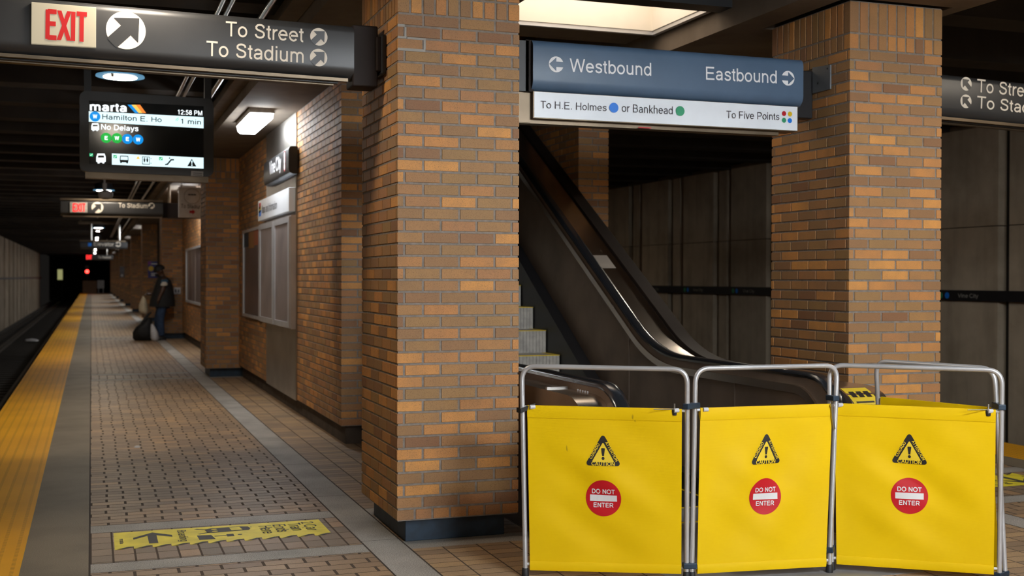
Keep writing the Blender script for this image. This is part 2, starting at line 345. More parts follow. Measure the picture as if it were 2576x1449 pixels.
# lettering: a plain grotesque drawn from pen strokes (cap height 1)
def arc(cx, cy, rx, ry, a0, a1, n=14):
    return [(cx+rx*math.cos(R(a0+(a1-a0)*i/n)), cy+ry*math.sin(R(a0+(a1-a0)*i/n))) for i in range(n+1)]
XH = .73
_S = [(.585, .53), (.55, .62), (.46, .67), (.355, .678), (.23, .655), (.155, .575), (.16, .49), (.235, .43), (.36, .39), (.49, .35), (.575, .285), (.585, .19), (.53, .10), (.44, .06), (.345, .05), (.22, .075), (.15, .14), (.125, .215)]
_N = [(.155, .45)]+arc(.385, .45, .23, .228, 180, 0)+[(.615, 0)]
GL = {
 'a': (.777, [[(.615, 0), (.615, .47)]+arc(.375, .47, .24, .203, 0, 158)[1:], [(.615, .415), (.38, .375)]+arc(.335, .22, .205, .165, 95, 270)[1:]+[(.44, .075), (.55, .15), (.615, .25)]]),
 'b': (.777, [[(.155, 0), (.155, 1)], arc(.415, .365, .262, .31, 0, 360, 24)]), 'c': (.70, [arc(.38, .365, .278, .31, 42, 318, 22)]),
 'd': (.777, [[(.625, 0), (.625, 1)], arc(.365, .365, .262, .31, 0, 360, 24)]), 'e': (.777, [[(.12, .385), (.665, .385)]+arc(.39, .365, .278, .31, 4, 322, 24)[1:]]),
 'f': (.388, [[(.19, 0), (.19, .80)]+arc(.33, .80, .14, .135, 180, 75, 8)[1:], ['b', (.03, .675), (.36, .675)]]),
 'g': (.777, [[(.625, XH), (.625, -.06)]+arc(.375, -.06, .25, .17, 0, -160), arc(.365, .365, .262, .31, 0, 360, 24)]),
 'h': (.777, [[(.155, 0), (.155, 1)], _N]), 'i': (.31, [[(.155, 0), (.155, XH)], [(.155, .865), (.155, 1)]]),
 'k': (.70, [[(.155, 0), (.155, 1)], ['d', (.60, XH), (.155, .27)], ['d', (.30, .41), (.63, 0)]]), 'l': (.31, [[(.155, 0), (.155, 1)]]),
 'm': (1.163, [[(.155, 0), (.155, XH)], [(.155, .47)]+arc(.368, .47, .213, .208, 180, 0)+[(.581, 0)], [(.581, .47)]+arc(.794, .47, .213, .208, 180, 0)+[(1.007, 0)]]),
 'n': (.777, [[(.155, 0), (.155, XH)], _N]), 'o': (.777, [arc(.388, .365, .278, .31, 0, 360, 26)]),
 'p': (.777, [[(.155, -.29), (.155, XH)], arc(.415, .365, .262, .31, 0, 360, 24)]), 'r': (.465, [[(.155, 0), (.155, XH)], arc(.41, .40, .255, .27, 180, 82, 8)]),
 's': (.70, [_S]), 't': (.388, [[(.19, .92), (.19, .18)]+arc(.31, .18, .12, .125, 180, 285, 6)[1:], ['b', (.02, .675), (.355, .675)]]),
 'u': (.777, [[(.155, XH), (.155, .28)]+arc(.385, .28, .23, .228, 180, 360)[1:], [(.615, XH), (.615, 0)]]),
 'v': (.70, [['d', (.06, XH), (.35, 0)], ['d', (.64, XH), (.35, 0)]]), 'x': (.70, [['d', (.07, XH), (.63, 0)], ['d', (.63, XH), (.07, 0)]]),
 'y': (.70, [['d', (.06, XH), (.35, 0)], [(.65, XH), (.37, .03), (.31, -.13), (.25, -.215), (.10, -.225)]]),
 'A': (.93, [['d', (.07, 0), (.465, 1)], ['d', (.86, 0), (.465, 1)], ['b', (.2, .34), (.73, .34)]]),
 'B': (.93, [[(.17, 0), (.17, 1)], ['b', (.17, .9375), (.52, .9375)]+arc(.52, .735, .225, .2025, 90, -90)[1:]+[(.17, .5325)], [(.17, .5325), (.55, .5325)]+arc(.55, .2975, .255, .235, 90, -90)[1:]+[(.17, .0625)]]),
 'C': (1.0, [arc(.53, .5, .42, .452, 40, 320, 26)]), 'D': (1.0, [[(.17, 0), (.17, 1)], [(.17, .9375), (.45, .9375)]+arc(.45, .5, .42, .4375, 90, -90, 20)[1:]+[(.17, .0625)]]),
 'E': (.93, [[(.17, 0), (.17, 1)], [(.17, .94), (.84, .94)], [(.17, .53), (.79, .53)], [(.17, .06), (.86, .06)]]), 'F': (.853, [[(.17, 0), (.17, 1)], [(.17, .94), (.80, .94)], [(.17, .5), (.72, .5)]]),
 'H': (1.0, [[(.17, 0), (.17, 1)], [(.84, 0), (.84, 1)], [(.17, .53), (.84, .53)]]), 'I': (.388, [[(.195, 0), (.195, 1)]]),
 'M': (1.163, [[(.165, 0), (.165, 1)], [(1.0, 0), (1.0, 1)], ['d', (.19, 1), (.582, 0)], ['d', (.975, 1), (.582, 0)]]), 'N': (1.0, [[(.165, 0), (.165, 1)], [(.84, 0), (.84, 1)], ['d', (.175, 1), (.83, 0)]]),
 'O': (1.086, [arc(.543, .5, .435, .452, 0, 360, 30)]), 'P': (.93, [[(.17, 0), (.17, 1)], [(.17, .94), (.54, .94)]+arc(.54, .6925, .26, .2475, 90, -90)[1:]+[(.17, .445)]]),
 'R': (1.0, [[(.17, 0), (.17, 1)], [(.17, .94), (.56, .94)]+arc(.56, .7, .26, .24, 90, -90)[1:]+[(.17, .46)], ['d', (.52, .46), (.88, 0)]]),
 'S': (.93, [[(x*1.33, y*1.372) for x, y in _S]]), 'T': (.853, [[(.03, .94), (.823, .94)], [(.427, 0), (.427, .94)]]), 'U': (1.0, [[(.16, 1), (.16, .38)]+arc(.5, .38, .34, .33, 180, 360, 18)[1:]+[(.84, 1)]]),
 'V': (.93, [['d', (.07, 1), (.465, 0)], ['d', (.86, 1), (.465, 0)]]), 'W': (1.318, [['d', (.08, 1), (.35, 0)], ['d', (.659, 1), (.35, 0)], ['d', (.659, 1), (.968, 0)], ['d', (1.24, 1), (.968, 0)]]),
 'X': (.93, [['d', (.08, 1), (.85, 0)], ['d', (.85, 1), (.08, 0)]]),
 '1': (.777, [[(.46, 0), (.46, 1)], [(.46, .97), (.36, .84), (.19, .74)]]), '2': (.777, [arc(.39, .69, .265, .25, 172, -38, 14)+[(.13, .06)], [(.09, .0625), (.68, .0625)]]),
 '5': (.777, [[(.64, .94), (.24, .94), (.18, .52)], arc(.375, .335, .275, .275, 128, -158, 18)]), '8': (.777, [arc(.388, .735, .22, .205, 0, 360, 22), arc(.388, .29, .27, .235, 0, 360, 22)]),
 ':': (.388, [[(.195, 0), (.195, .14)], [(.195, .59), (.195, XH)]]), '.': (.388, [[(.195, 0), (.195, .14)]]), ' ': (.388, []),
}
_tc = {}; _tw = {}
def text_mesh(txt, bold=0., cond=1.):
    key = (txt, bold, cond)
    if key in _tc: return _tc[key]
    h = .0635+bold; vs = []; fs = []; ox = 0.; si = 0
    wn = []; wc = 0
    for ch in txt:
        adv, strokes = GL[ch]
        if ch == ' ': wc += 1
        for st in strokes:
            kind = st[0] if isinstance(st[0], str) else ''
            si += 1; zl = .00035*(si % 5); p = [Vector((ox+x*cond, y, zl)) for x, y in (st[1:] if kind else st)]
            b = len(vs)
            if kind == 'd':
                (a, c) = p; L = (c-a).length; hx = h*L/max(.05, abs(c.y-a.y))*.96
                vs += [a-Vector((hx, 0, 0)), a+Vector((hx, 0, 0)), c+Vector((hx, 0, 0)), c-Vector((hx, 0, 0))]; fs.append([b, b+1, b+2, b+3] if c.y > a.y else [b+3, b+2, b+1, b]); continue
            n = len(p); closed = n > 8 and (p[0]-p[-1]).length < 1e-4
            for i in range(n):
                if closed and i in (0, n-1): d = p[1]-p[n-2]
                elif i == 0: d = p[1]-p[0]
                elif i == n-1: d = p[-1]-p[-2]
                else: d = (p[i+1]-p[i]).normalized()+(p[i]-p[i-1]).normalized()
                d.z = 0; d.normalize(); q = Vector((-d.y, d.x, 0)); k = 1.
                if 0 < i < n-1:
                    e = (p[i+1]-p[i]).normalized(); k = min(1.6, 1/max(.4, d.dot(e)))
                vs += [p[i]+q*h*k, p[i]-q*h*k]
            for i in range(n-1): fs.append([b+2*i, b+2*i+1, b+2*i+3, b+2*i+2])
        ox += adv*cond+max(0, bold)*.9; wn += [wc]*(len(fs)-len(wn))
    _tc[key] = (vs, fs); _tw[key] = wn; return _tc[key]
WSEL = None
def words(txt):
    global WSEL
    for i in range(len(txt.split(' '))): WSEL = i; yield i
    WSEL = None
def text_to(mb, txt, P0, P1, h, nrm, k, bold=0., off=.0025, cond=1.):
    """flat lettering on a plane: baseline from P0 to P1, height h over the baseline"""
    vs, fs = text_mesh(txt, bold, cond)
    x0 = min(v.x for v in vs); x1 = max(v.x for v in vs); y1 = max(v.y for v in vs)
    P0, P1 = Vector(P0), Vector(P1); n = Vector(nrm).normalized()
    ex = (P1-P0)/(x1-x0); ey = n.cross(P1-P0).normalized()*(h/y1)
    b = mb.pts([P0+ex*(v.x-x0)+ey*v.y+n*(off+v.z) for v in vs])
    wi = _tw[(txt, bold, cond)]; sel = WSEL if ' ' in txt else None
    for q, w_ in zip(fs, wi):
        if sel is None or w_ == sel: mb.face([b+i for i in q], k)
def disc_to(mb, c, r, ex, ey, nrm, k, off=.002, seg=40):
    c = Vector(c); n = Vector(nrm)
    mb.poly([c+Vector(ex)*math.cos(2*PI*i/seg)*r+Vector(ey)*math.sin(2*PI*i/seg)*r+n*off for i in range(seg)], k)
def arrow_to(mb, c, r, ex, ey, nrm, ang, kd, ka, off=.002):
    disc_to(mb, c, r, ex, ey, nrm, kd, off); c = Vector(c); ex = Vector(ex); ey = Vector(ey); n = Vector(nrm)
    pts = [(.96, 0), (0, .87), (0, .34), (-1.0, .34), (-1.02, 0), (-1.0, -.34), (0, -.34), (0, -.87)]
    ca, sa = math.cos(ang), math.sin(ang)
    mb.poly([c+ex*((x*ca-y*sa)*r)+ey*((x*sa+y*ca)*r)+n*(off+.0015) for x, y in pts], ka)
EX, EZ, NY = (1, 0, 0), (0, 0, 1), (0, -1, 0)

# ------------------------------------------------------------------ brickwork
MOD = .213
def spans(w, first, last_min=.03):
    e = [0., first]
    while e[-1]+MOD < w-last_min: e.append(e[-1]+MOD)
    e.append(w); return e
def bricks(mb, O, U, N, w, rows, dep=.005, jt=.012, seed=0):
    rd = random.Random(seed); O = Vector(O); U = Vector(U); N = Vector(N); Z = Vector((0, 0, 1)); b = .0015
    for z0, z1, ed in rows:
        for i in range(len(ed)-1):
            a0 = ed[i]+(jt/2 if i > 0 else -dep*0); a1 = ed[i+1]-(jt/2 if i < len(ed)-2 else 0)
            if a1-a0 < .012: continue
            c0, c1 = z0+jt/2, z1-jt/2; mb.t0 = rd.random()
            def P(a, z, d): return O+U*a+Z*z+N*d
            q = mb.pts([P(a0, c0, 0), P(a1, c0, 0), P(a1, c1, 0), P(a0, c1, 0), P(a0+b, c0+b, dep), P(a1-b, c0+b, dep), P(a1-b, c1-b, dep), P(a0+b, c1-b, dep)])
            mb.face([q+4, q+5, q+6, q+7], 'brick')
            for s0, s1 in ((0, 1), (1, 2), (2, 3), (3, 0)): mb.face([q+s0, q+s1, q+4+s1, q+4+s0], 'brick')
def coursing(w, zb, n, ca, cb, ch=.0679, soldier=True, base=True, ztop=None):
    rows = []; z = zb
    for i in range(n):
        if base and i == 0:
            k = max(3, round(w/.11)); ed = [w*j/k for j in range(k+1)]
        else: ed = spans(w, ca if i % 2 else cb)
        rows.append((z, z+ch, ed)); z += ch
    if soldier:
        k = round(w/.0724); ed = [w*j/k for j in range(k+1)]
        rows.append((z, z+.105, ed)); rows.append((z+.105, ztop or z+.312, ed))
    return rows
D = .005
def pillar_mesh(seed, ztop=3.295, patch=None):
    """shaft 0.724 x 0.925, origin at the floor under its near left corner"""
    mb = MB(); w, d = .724, .925
    mb.box(D, w-D, D, d-D, .13, ztop, 'mortar')
    fr = coursing(w, .13, 42, .149, .04, ztop=ztop); sd = coursing(d, .13, 42, .04, .13, ztop=ztop)
    bricks(mb, (0, D, 0), (1, 0, 0), (0, -1, 0), w, fr, seed=seed)
    bricks(mb, (D, d, 0), (0, -1, 0), (-1, 0, 0), d, sd, seed=seed+1)
    bricks(mb, (w-D, 0, 0), (0, 1, 0), (1, 0, 0), d, sd, seed=seed+2)
    bricks(mb, (w, d-D, 0), (-1, 0, 0), (0, 1, 0), w, fr, seed=seed+3)
    if patch:
        mb.t0 = 0
        for (x0, x1, z0, z1) in patch: mb.box(x0, x1, -.001, .004, z0, z1, 'patch')
    return mb
def make_pillar(x, y, label, seed, patch=None, blue=True):
    t = thing('brick_pillar', label, 'pillar', (x, y, 0), 'brick pillars along the platform')
    p = pillar_mesh(seed, patch=patch); p.v = [(a+x, b+y, c) for a, b, c in p.v]
    p.build('brick_shaft', t, tone=True)
    q = MB(); q.box(x+.065, x+.66, y+.065, y+.86, 0, .132, 'bluebase'); q.build('plinth', t, bevel=.004)
    q = MB(); q.box(x+.04, x+.684, y+.04, y+.885, 3.293, 3.42, 'black'); q.build('steel_collar', t)
    return t

# ------------------------------------------------------------------ floor, track, walls, ceiling
XC = 3.472
def mir(x): return 2*XC-x
Y0, Y1 = -12., 117.
PB = 11.75
mb = MB()
def frect(x0, x1, y0, y1, k, z=0.): mb.poly([(x0, y0, z), (x1, y0, z), (x1, y1, z), (x0, y1, z)], k)
xe = [-.957, -.345, -.01, 1.44, 1.662, mir(1.662), mir(1.44), mir(-.01), mir(-.345), mir(-.957)]
for i, k in enumerate(('tactile', 'curb', None, 'granite', None, 'granite', None, 'curb', 'tactile')):
    if k: frect(xe[i], xe[i+1], Y0, Y1, k)
ys = [Y0]
for k in range(-1, 10):
    b = k*PB
    for a in (6.33, 6.53, 7.315, 7.53):
        if Y0 < b+a < Y1: ys.append(b+a)
ys.append(Y1)
for i in range(len(ys)-1):
    a, b = ys[i], ys[i+1]; g = b-a
    kk = 'granite' if g < .3 else ('pav_bay' if g < 1. else 'pav_run')
    frect(xe[2], xe[3], a, b, kk); frect(xe[6], xe[7], a, b, kk)
    if kk == 'granite' and a > 3:
        frect(xe[4], 2.62, a, b, 'granite'); frect(2.62, mir(2.62), a, b, 'pav_stack'); frect(mir(2.62), xe[5], a, b, 'granite')
    else: frect(xe[4], xe[5], a, b, 'pav_stack')
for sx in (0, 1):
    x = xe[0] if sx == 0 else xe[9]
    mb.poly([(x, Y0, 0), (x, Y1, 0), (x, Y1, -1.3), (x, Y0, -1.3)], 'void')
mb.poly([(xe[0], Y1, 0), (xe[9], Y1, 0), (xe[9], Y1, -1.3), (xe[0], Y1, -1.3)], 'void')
m['joint'] = plain('floor_joint', (.05, .037, .028), .9)
for x in (xe[2], xe[3], xe[4], xe[5], xe[6], xe[7]): mb.poly([(x-.005, Y0, .0006), (x+.005, Y0, .0006), (x+.005, Y1, .0006), (x-.005, Y1, .0006)], 'joint')
for y in ys[1:-1]:
    if y < 60:
        for a, b in ((xe[2], xe[3]), (xe[6], xe[7])): mb.poly([(a, y-.004, .0005), (b, y-.004, .0005), (b, y+.004, .0005), (a, y+.004, .0005)], 'joint')
y = -5.
while y < 60:
    for a, b in ((xe[3], xe[4]), (xe[5], xe[6])): mb.poly([(a, y-.003, .0004), (b, y-.003, .0004), (b, y+.003, .0004), (a, y+.003, .0004)], 'joint')
    y += 1.45
fl = struct(mb.build('floor'))
mb = MB()
frect(-4.4, xe[0], Y0, 175, 'ballast', -1.25); frect(xe[9], 11.4, Y0, 175, 'ballast', -1.25); frect(xe[0], xe[9], Y1, 175, 'ballast', -1.25)
struct(mb.build('floor_trackbed'))
# rails and ties (left track is the one in view)
def rail(x, label):
    mb = MB(); mb.prism([(x-.07, -1.2), (x+.07, -1.2), (x+.07, -1.185), (x+.01, -1.17), (x+.01, -1.08), (x+.036, -1.07), (x+.036, -1.04), (x-.036, -1.04), (x-.036, -1.07), (x-.01, -1.08), (x-.01, -1.17), (x-.07, -1.185)], 'y', Y0, 150, 'rail')
    tag(mb.build('track_rail'), label, 'rail', 'rails of the left track')
rail(-3.12, 'steel running rail nearest the left tunnel wall'); rail(-1.70, 'steel running rail nearest the yellow platform edge')
mb = MB(); mb.box(-3.78, -3.62, Y0, 150, -1.2, -.98, 'rail'); mb.box(-3.82, -3.58, Y0, 150, -.97, -.93, 'tie')
tag(mb.build('power_rail'), 'covered power rail along the foot of the left tunnel wall', 'rail')
mb = MB()
y = 20.
while y < 120: mb.box(-3.6, -1.3, y, y+.22, -1.26, -1.2, 'tie'); y += .75
o = mb.build('track_ties'); tag(o, 'dark cross ties bedded under the left track rails', 'ties'); o['kind'] = 'stuff'

# left tunnel wall: ribbed concrete with a dark band
mb = MB(); mb.box(-4.7, -4.45, Y0, 117, -1.3, 4.1, 'rust')
y = Y0
while y < 113: mb.box(-4.5, -4.3, y, y+3.1, -1.3, 3.6, 'concrete'); y += 3.8
mb.box(-4.42, -4.28, Y0, 117, 1.36, 1.47, 'black'); struct(mb.build('wall_left'))
# right tunnel wall: panels and narrow strips with rusty joints
mb = MB(); mb.box(11.455, 11.8, Y0, 60, -1.3, 4.1, 'void')
y = 20.17-1.9*16
while y < 55:
    for za, zb_ in ((-1.3, 2.2), (2.212, 3.55)):
        mb.box(11.3, 11.46, y, y+1.23, za, zb_, 'concrete'); mb.box(11.33, 11.46, y+1.43, y+1.73, za, zb_, 'concrete')
    mb.box(11.41, 11.46, y+1.23, y+1.43, -1.3, 3.55, 'rust'); mb.box(11.44, 11.46, y+1.73, y+1.9, -1.3, 3.55, 'black'); y += 1.9
mb.box(11.29, 11.45, Y0, 60, 3.55, 3.62, 'soffit'); struct(mb.build('wall_right'))
mb = MB(); mb.box(-4.7, 11.8, 150, 150.4, -1.3, 4.2, 'void'); struct(mb.build('wall_back'))
mb = MB(); mb.box(-4.7, 11.8, Y0-.4, Y0, -1.3, 4.2, 'soffit'); struct(mb.build('wall_front'))

# ceiling: dark slab with cross ribs over each track side, beams on the pillars
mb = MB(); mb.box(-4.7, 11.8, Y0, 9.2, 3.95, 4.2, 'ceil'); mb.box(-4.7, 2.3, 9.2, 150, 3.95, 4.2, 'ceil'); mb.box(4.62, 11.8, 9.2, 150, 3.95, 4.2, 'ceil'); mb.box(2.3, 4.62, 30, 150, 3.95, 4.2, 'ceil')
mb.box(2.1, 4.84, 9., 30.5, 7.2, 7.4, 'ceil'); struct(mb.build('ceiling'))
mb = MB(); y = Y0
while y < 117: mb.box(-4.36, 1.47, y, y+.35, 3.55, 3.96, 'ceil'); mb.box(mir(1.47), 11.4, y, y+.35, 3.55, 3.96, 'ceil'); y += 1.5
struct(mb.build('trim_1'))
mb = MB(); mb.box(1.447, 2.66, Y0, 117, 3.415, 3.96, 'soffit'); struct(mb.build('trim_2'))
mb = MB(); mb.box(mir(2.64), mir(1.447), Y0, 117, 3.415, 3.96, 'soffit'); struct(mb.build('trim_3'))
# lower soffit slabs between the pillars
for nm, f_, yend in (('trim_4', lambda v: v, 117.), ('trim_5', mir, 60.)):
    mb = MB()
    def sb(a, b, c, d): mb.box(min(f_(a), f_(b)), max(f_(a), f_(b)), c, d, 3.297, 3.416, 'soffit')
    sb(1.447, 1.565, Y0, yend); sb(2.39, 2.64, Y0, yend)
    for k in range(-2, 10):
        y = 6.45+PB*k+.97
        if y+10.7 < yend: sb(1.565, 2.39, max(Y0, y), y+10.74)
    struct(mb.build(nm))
# cross beam at the near side of the light coffer
mb = MB(); mb.box(2.66, 4.42, 7.42, 7.60, 3.43, 3.95, 'black'); struct(mb.build('trim_6'))
# ceiling around the coffer over the escalator
mb = MB(); mb.box(2.66, 4.30, 8.62, 9.2, 3.50, 3.95, 'soffit'); mb.box(2.66, 4.3, 3.6, 3.75, 3.6, 3.95, 'soffit')
struct(mb.build('trim_7'))

# side walls of the escalator
def wall_mesh(x0, x1, ya, yb, seed, faces, ztop):
    mb = MB(); zb = .17; d = D
    mb.box(x0+d, x1-d, ya+d, yb, zb, ztop, 'mortar')
    n = int((min(ztop, 2.9)-zb)/.0679)
    def rows(w, a, b):
        nn = int((ztop-zb)/.0679)
        return coursing(w, zb, nn, a, b, soldier=False, base=False)
    if 'f' in faces: bricks(mb, (x0, ya+d, 0), (1, 0, 0), (0, -1, 0), x1-x0, rows(x1-x0, .149, .213), seed=seed)
    if 'l' in faces: bricks(mb, (x0+d, yb, 0), (0, -1, 0), (-1, 0, 0), yb-ya, rows(yb-ya, .1, .2), seed=seed+1)
    if 'r' in faces: bricks(mb, (x1-d, ya, 0), (0, 1, 0), (1, 0, 0), yb-ya, rows(yb-ya, .1, .2), seed=seed+2)
    return mb
o = struct(wall_mesh(2.1, 2.42, 10.44, 18.2, 11, 'flr', 3.30).build('wall_platform_left', tone=True))
o = struct(wall_mesh(4.52, 4.844, 10.75, 18.2, 21, 'flr', 3.30).build('wall_platform_right', tone=True))
o = struct(wall_mesh(2.1, 2.42, 19.1, 29.95, 31, 'fl', 3.30).build('wall_platform_left.001', tone=True))
mb = MB()
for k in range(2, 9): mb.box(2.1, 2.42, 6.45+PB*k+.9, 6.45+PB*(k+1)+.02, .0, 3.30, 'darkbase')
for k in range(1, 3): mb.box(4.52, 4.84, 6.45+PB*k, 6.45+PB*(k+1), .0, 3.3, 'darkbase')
struct(mb.build('wall_platform_far'))
mb = wall_mesh(4.56, 4.844, 10.78, 26, 41, 'l', 3.7); mb.v = [(a, b, c+3.25) for a, b, c in mb.v]; struct(mb.build('wall_stairwell_right', tone=True))
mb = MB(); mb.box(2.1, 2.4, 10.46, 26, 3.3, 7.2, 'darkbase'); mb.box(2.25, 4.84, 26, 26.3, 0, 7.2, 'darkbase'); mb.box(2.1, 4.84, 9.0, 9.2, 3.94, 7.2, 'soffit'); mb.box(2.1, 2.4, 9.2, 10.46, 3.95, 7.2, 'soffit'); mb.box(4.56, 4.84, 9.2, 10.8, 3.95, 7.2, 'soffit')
struct(mb.build('wall_stairwell'))
for nm, x0, x1, ya, yb in (('baseboard_left', 2.155, 2.38, 10.52, 18.2), ('baseboard_right', 4.56, 4.79, 10.83, 18.2), ('baseboard_left.001', 2.155, 2.38, 19.1, 29.95)):
    mb = MB(); mb.box(x0, x1, ya, yb, 0, .175, 'darkbase'); struct(mb.build(nm))

# ------------------------------------------------------------------ pillars
z_of = lambda r: .13+.0679*r
pt = [(0, .04, 2.905, 2.92), (0, .055, 2.84, 2.853), (.038, .05, 2.853, 2.905), (0, .16, 2.772, 2.787), (.149, .162, 2.787, 2.84), (.05, .162, 2.838, 2.850)]
make_pillar(1.615, 6.45, 'big brick pillar at centre of the photo, left of the yellow barrier', 100, patch=pt)
make_pillar(4.607, 6.455, 'brick pillar behind the right end of the yellow barrier', 140)
ords = ['second', 'third', 'fourth', 'fifth', 'sixth', 'seventh', 'eighth', 'ninth', 'tenth']
p1 = make_pillar(1.615, 6.45+PB, 'second brick pillar along the left platform, left of the map cabinet', 180)
for k in range(2, 10):
    lb = '%s brick pillar along the left platform counting from the nearest' % ords[k-1]
    if k == 2: lb = 'third brick pillar along the left platform, the man stands against it'
    if k == 3: lb = 'fourth brick pillar along the left platform, with a blue poster'
    dup(p1, (0, PB*(k-1), 0), lb)

# ------------------------------------------------------------------ hanging signs
def sign_profile(y, z0, z1, t=.18, r=.07):
    p = []
    for i in range(7):
        a = PI+PI/2*i/6*1.; p.append((y+r+math.cos(a)*r, z0+r+math.sin(a)*r))
    for i in range(7):
        a = -PI/2+PI/2*i/6; p.append((y+t-r+math.cos(a)*r, z0+r+math.sin(a)*r))
    r2 = .045
    for i in range(5):
        a = PI/2*i/4; p.append((y+t-r2+math.cos(a)*r2, z1-r2+math.sin(a)*r2))
    for i in range(5):
        a = PI/2+PI/2*i/4; p.append((y+r2+math.cos(a)*r2, z1-r2+math.sin(a)*r2))
    return p
def tilt(mb, x0, s):
    mb.v = [(a, b, c+(a-x0)*s) for a, b, c in mb.v]
def T(mb, txt, a, b, hpx, Y, k, bold=0., off=.0025, cond=1.):
    P0, P1 = pY(*a, Y), pY(*b, Y); h = (pY(a[0], a[1]-hpx, Y)-P0).length
    text_to(mb, txt, P0, P1, h, NY, k, bold, off, cond)
def A(mb, c, rpx, Y, ang, kd, ka):
    P = pY(*c, Y); r = (pY(c[0], c[1]-rpx, Y)-P).length; arrow_to(mb, P, r, EX, EZ, NY, ang, kd, ka)
def Dt(mb, c, rpx, Y, k):
    P = pY(*c, Y); r = (pY(c[0], c[1]-rpx, Y)-P).length; disc_to(mb, P, r, EX, EZ, NY, k)

YS = 6.75
# near EXIT sign, hung off the left face of the centre pillar
t = thing('exit_sign', 'long charcoal EXIT sign hung off the centre pillar, top left', 'sign', (1.6, YS+.15, 2.8), 'charcoal overhead signs')
mb = MB(); mb.prism(sign_profile(YS, 2.648, 2.957), 'x', -.52, 1.432, 'sign'); tilt(mb, 1.432, -.0145); mb.build('sign_box', t, smooth=35)
mb = MB()
mb.box(-.5, 1.40, YS+.02, YS+.06, 2.634, 2.652, 'bronze'); mb.box(-.5, 1.35, YS+.06, YS+.10, 2.626, 2.648, 'black'); mb.box(-.5, 1.33, YS+.09, YS+.13, 2.618, 2.65, 'bronze'); mb.box(-.5, 1.29, YS+.13, YS+.165, 2.62, 2.65, 'black')
tilt(mb, 1.432, -.0145); mb.build('trim_rails', t)
mb = MB(); mb.box(1.425, 1.575, YS+.01, YS+.19, 2.61, 2.965, 'bronzed'); mb.box(1.56, 1.613, YS-.02, YS+.22, 2.70, 2.90, 'bronzed'); mb.box(1.585, 1.613, YS-.04, YS+.24, 2.68, 2.91, 'black'); mb.build('bracket', t, bevel=.008)
a, b, c, d = [pY(*q, YS) for q in ((79.4, 6.7), (242, 20.5), (241.5, 122), (78.6, 112))]
mb = MB(); n = Vector((0, -.022, 0))
mb.loft([[a, b, c, d], [p+n for p in (a, b, c, d)]], 'exitpanel'); pn = mb.build('exit_panel', t, bevel=.003)
mb = MB(); T(mb, 'EXIT', (114, 98), (218, 106), 76, YS-.022, 'exitred', .018, .0025, .5); mb.build('exit_lettering', pn)
mb = MB(); A(mb, (316.8, 76.4), 47.7, YS, PI/4, 'cream', 'sign'); mb.build('arrow_symbol', t)
mb = MB(); A(mb, (802, 92.8), 22, YS, PI/4, 'cream', 'sign'); mb.build('arrow_symbol', t)
mb = MB(); A(mb, (801.4, 145), 22, YS, PI/4, 'cream', 'sign'); mb.build('arrow_symbol', t)
for _w in words('To Street'): mb = MB(); T(mb, 'To Street', (567.5, 90.5), (763, 106.5), 37.5, YS, 'cream'); mb.build('lettering', t)
for _w in words('To Stadium'): mb = MB(); T(mb, 'To Stadium', (519, 140.5), (763.5, 158.5), 38, YS, 'cream'); mb.build('lettering', t)

# Westbound / Eastbound sign between the pillars
t = thing('direction_sign', 'slate blue Westbound Eastbound sign over the escalator entrance', 'sign', (3.5, YS+.15, 2.75))
xl, xr = pY(1341, 160, YS).x, pY(2021, 200, YS).x
mb = MB(); mb.prism(sign_profile(YS, 2.642, 2.957), 'x', xl, xr, 'signblue', 'black'); mb.build('sign_box', t, smooth=35)
mb = MB(); mb.box(2.545, 4.425, YS+.02, YS+.17, 2.478, 2.642, 'bronze'); mb.poly([(2.552, YS+.018, 2.483), (4.42, YS+.018, 2.483), (4.42, YS+.018, 2.64), (2.552, YS+.018, 2.64)], 'whitepanel'); lb = mb.build('lower_panel', t)
mb = MB(); mb.box(2.345, 4.31, YS+.07, YS+.165, 2.452, 2.48, 'bronze'); mb.box(2.345, 2.545, YS+.06, YS+.16, 2.455, 2.64, 'bronze'); mb.build('trim_rails', t)
mb = MB(); mb.box(2.341, 2.52, YS+.03, YS+.19, 2.642, 2.95, 'black'); mb.box(2.50, 2.553, YS+.03, YS+.17, 2.64, 2.956, 'bronzed'); mb.build('bracket', t)
mb = MB(); mb.box(xr-.005, 4.606, YS+.118, YS+.22, 2.585, 2.905, 'black'); mb.build('bracket', t, bevel=.006)
mb = MB(); T(mb, 'Westbound', (1433, 180.5), (1638, 191), 33.5, YS, 'white'); mb.build('lettering', t)
mb = MB(); T(mb, 'Eastbound', (1775.5, 200.5), (1953.5, 210), 33, YS, 'white'); mb.build('lettering', t)
mb = MB(); A(mb, (1399, 162), 20, YS, PI, 'white', 'signblue'); mb.build('arrow_symbol', t)
mb = MB(); A(mb, (1982, 197), 18.5, YS, 0, 'white', 'signblue'); mb.build('arrow_symbol', t)
YL = YS+.016
for _w in words('To H.E. Holmes'): mb = MB(); T(mb, 'To H.E. Holmes', (1359.5, 272), (1525.5, 280), 18.5, YL, 'ink', -.012); mb.build('lettering', lb)
for _w in words('or Bankhead'): mb = MB(); T(mb, 'or Bankhead', (1564, 281.5), (1692, 288), 20.5, YL, 'ink', -.012); mb.build('lettering', lb)
for _w in words('To Five Points'): mb = MB(); T(mb, 'To Five Points', (1827, 297), (1960, 302.5), 18.5, YL, 'ink', -.012); mb.build('lettering', lb)
for c, r_, k in (((1544, 271), 12.6, 'blue'), ((1710.7, 279.3), 12.4, 'green'), ((1972, 285.6), 6.2, 'red'), ((1987, 286.8), 6.2, 'gold'), ((1972, 302.6), 6.2, 'green'), ((1986.6, 303.4), 6.2, 'blue')):
    mb = MB(); Dt(mb, c, r_, YL, k); mb.build('line_dot', lb)
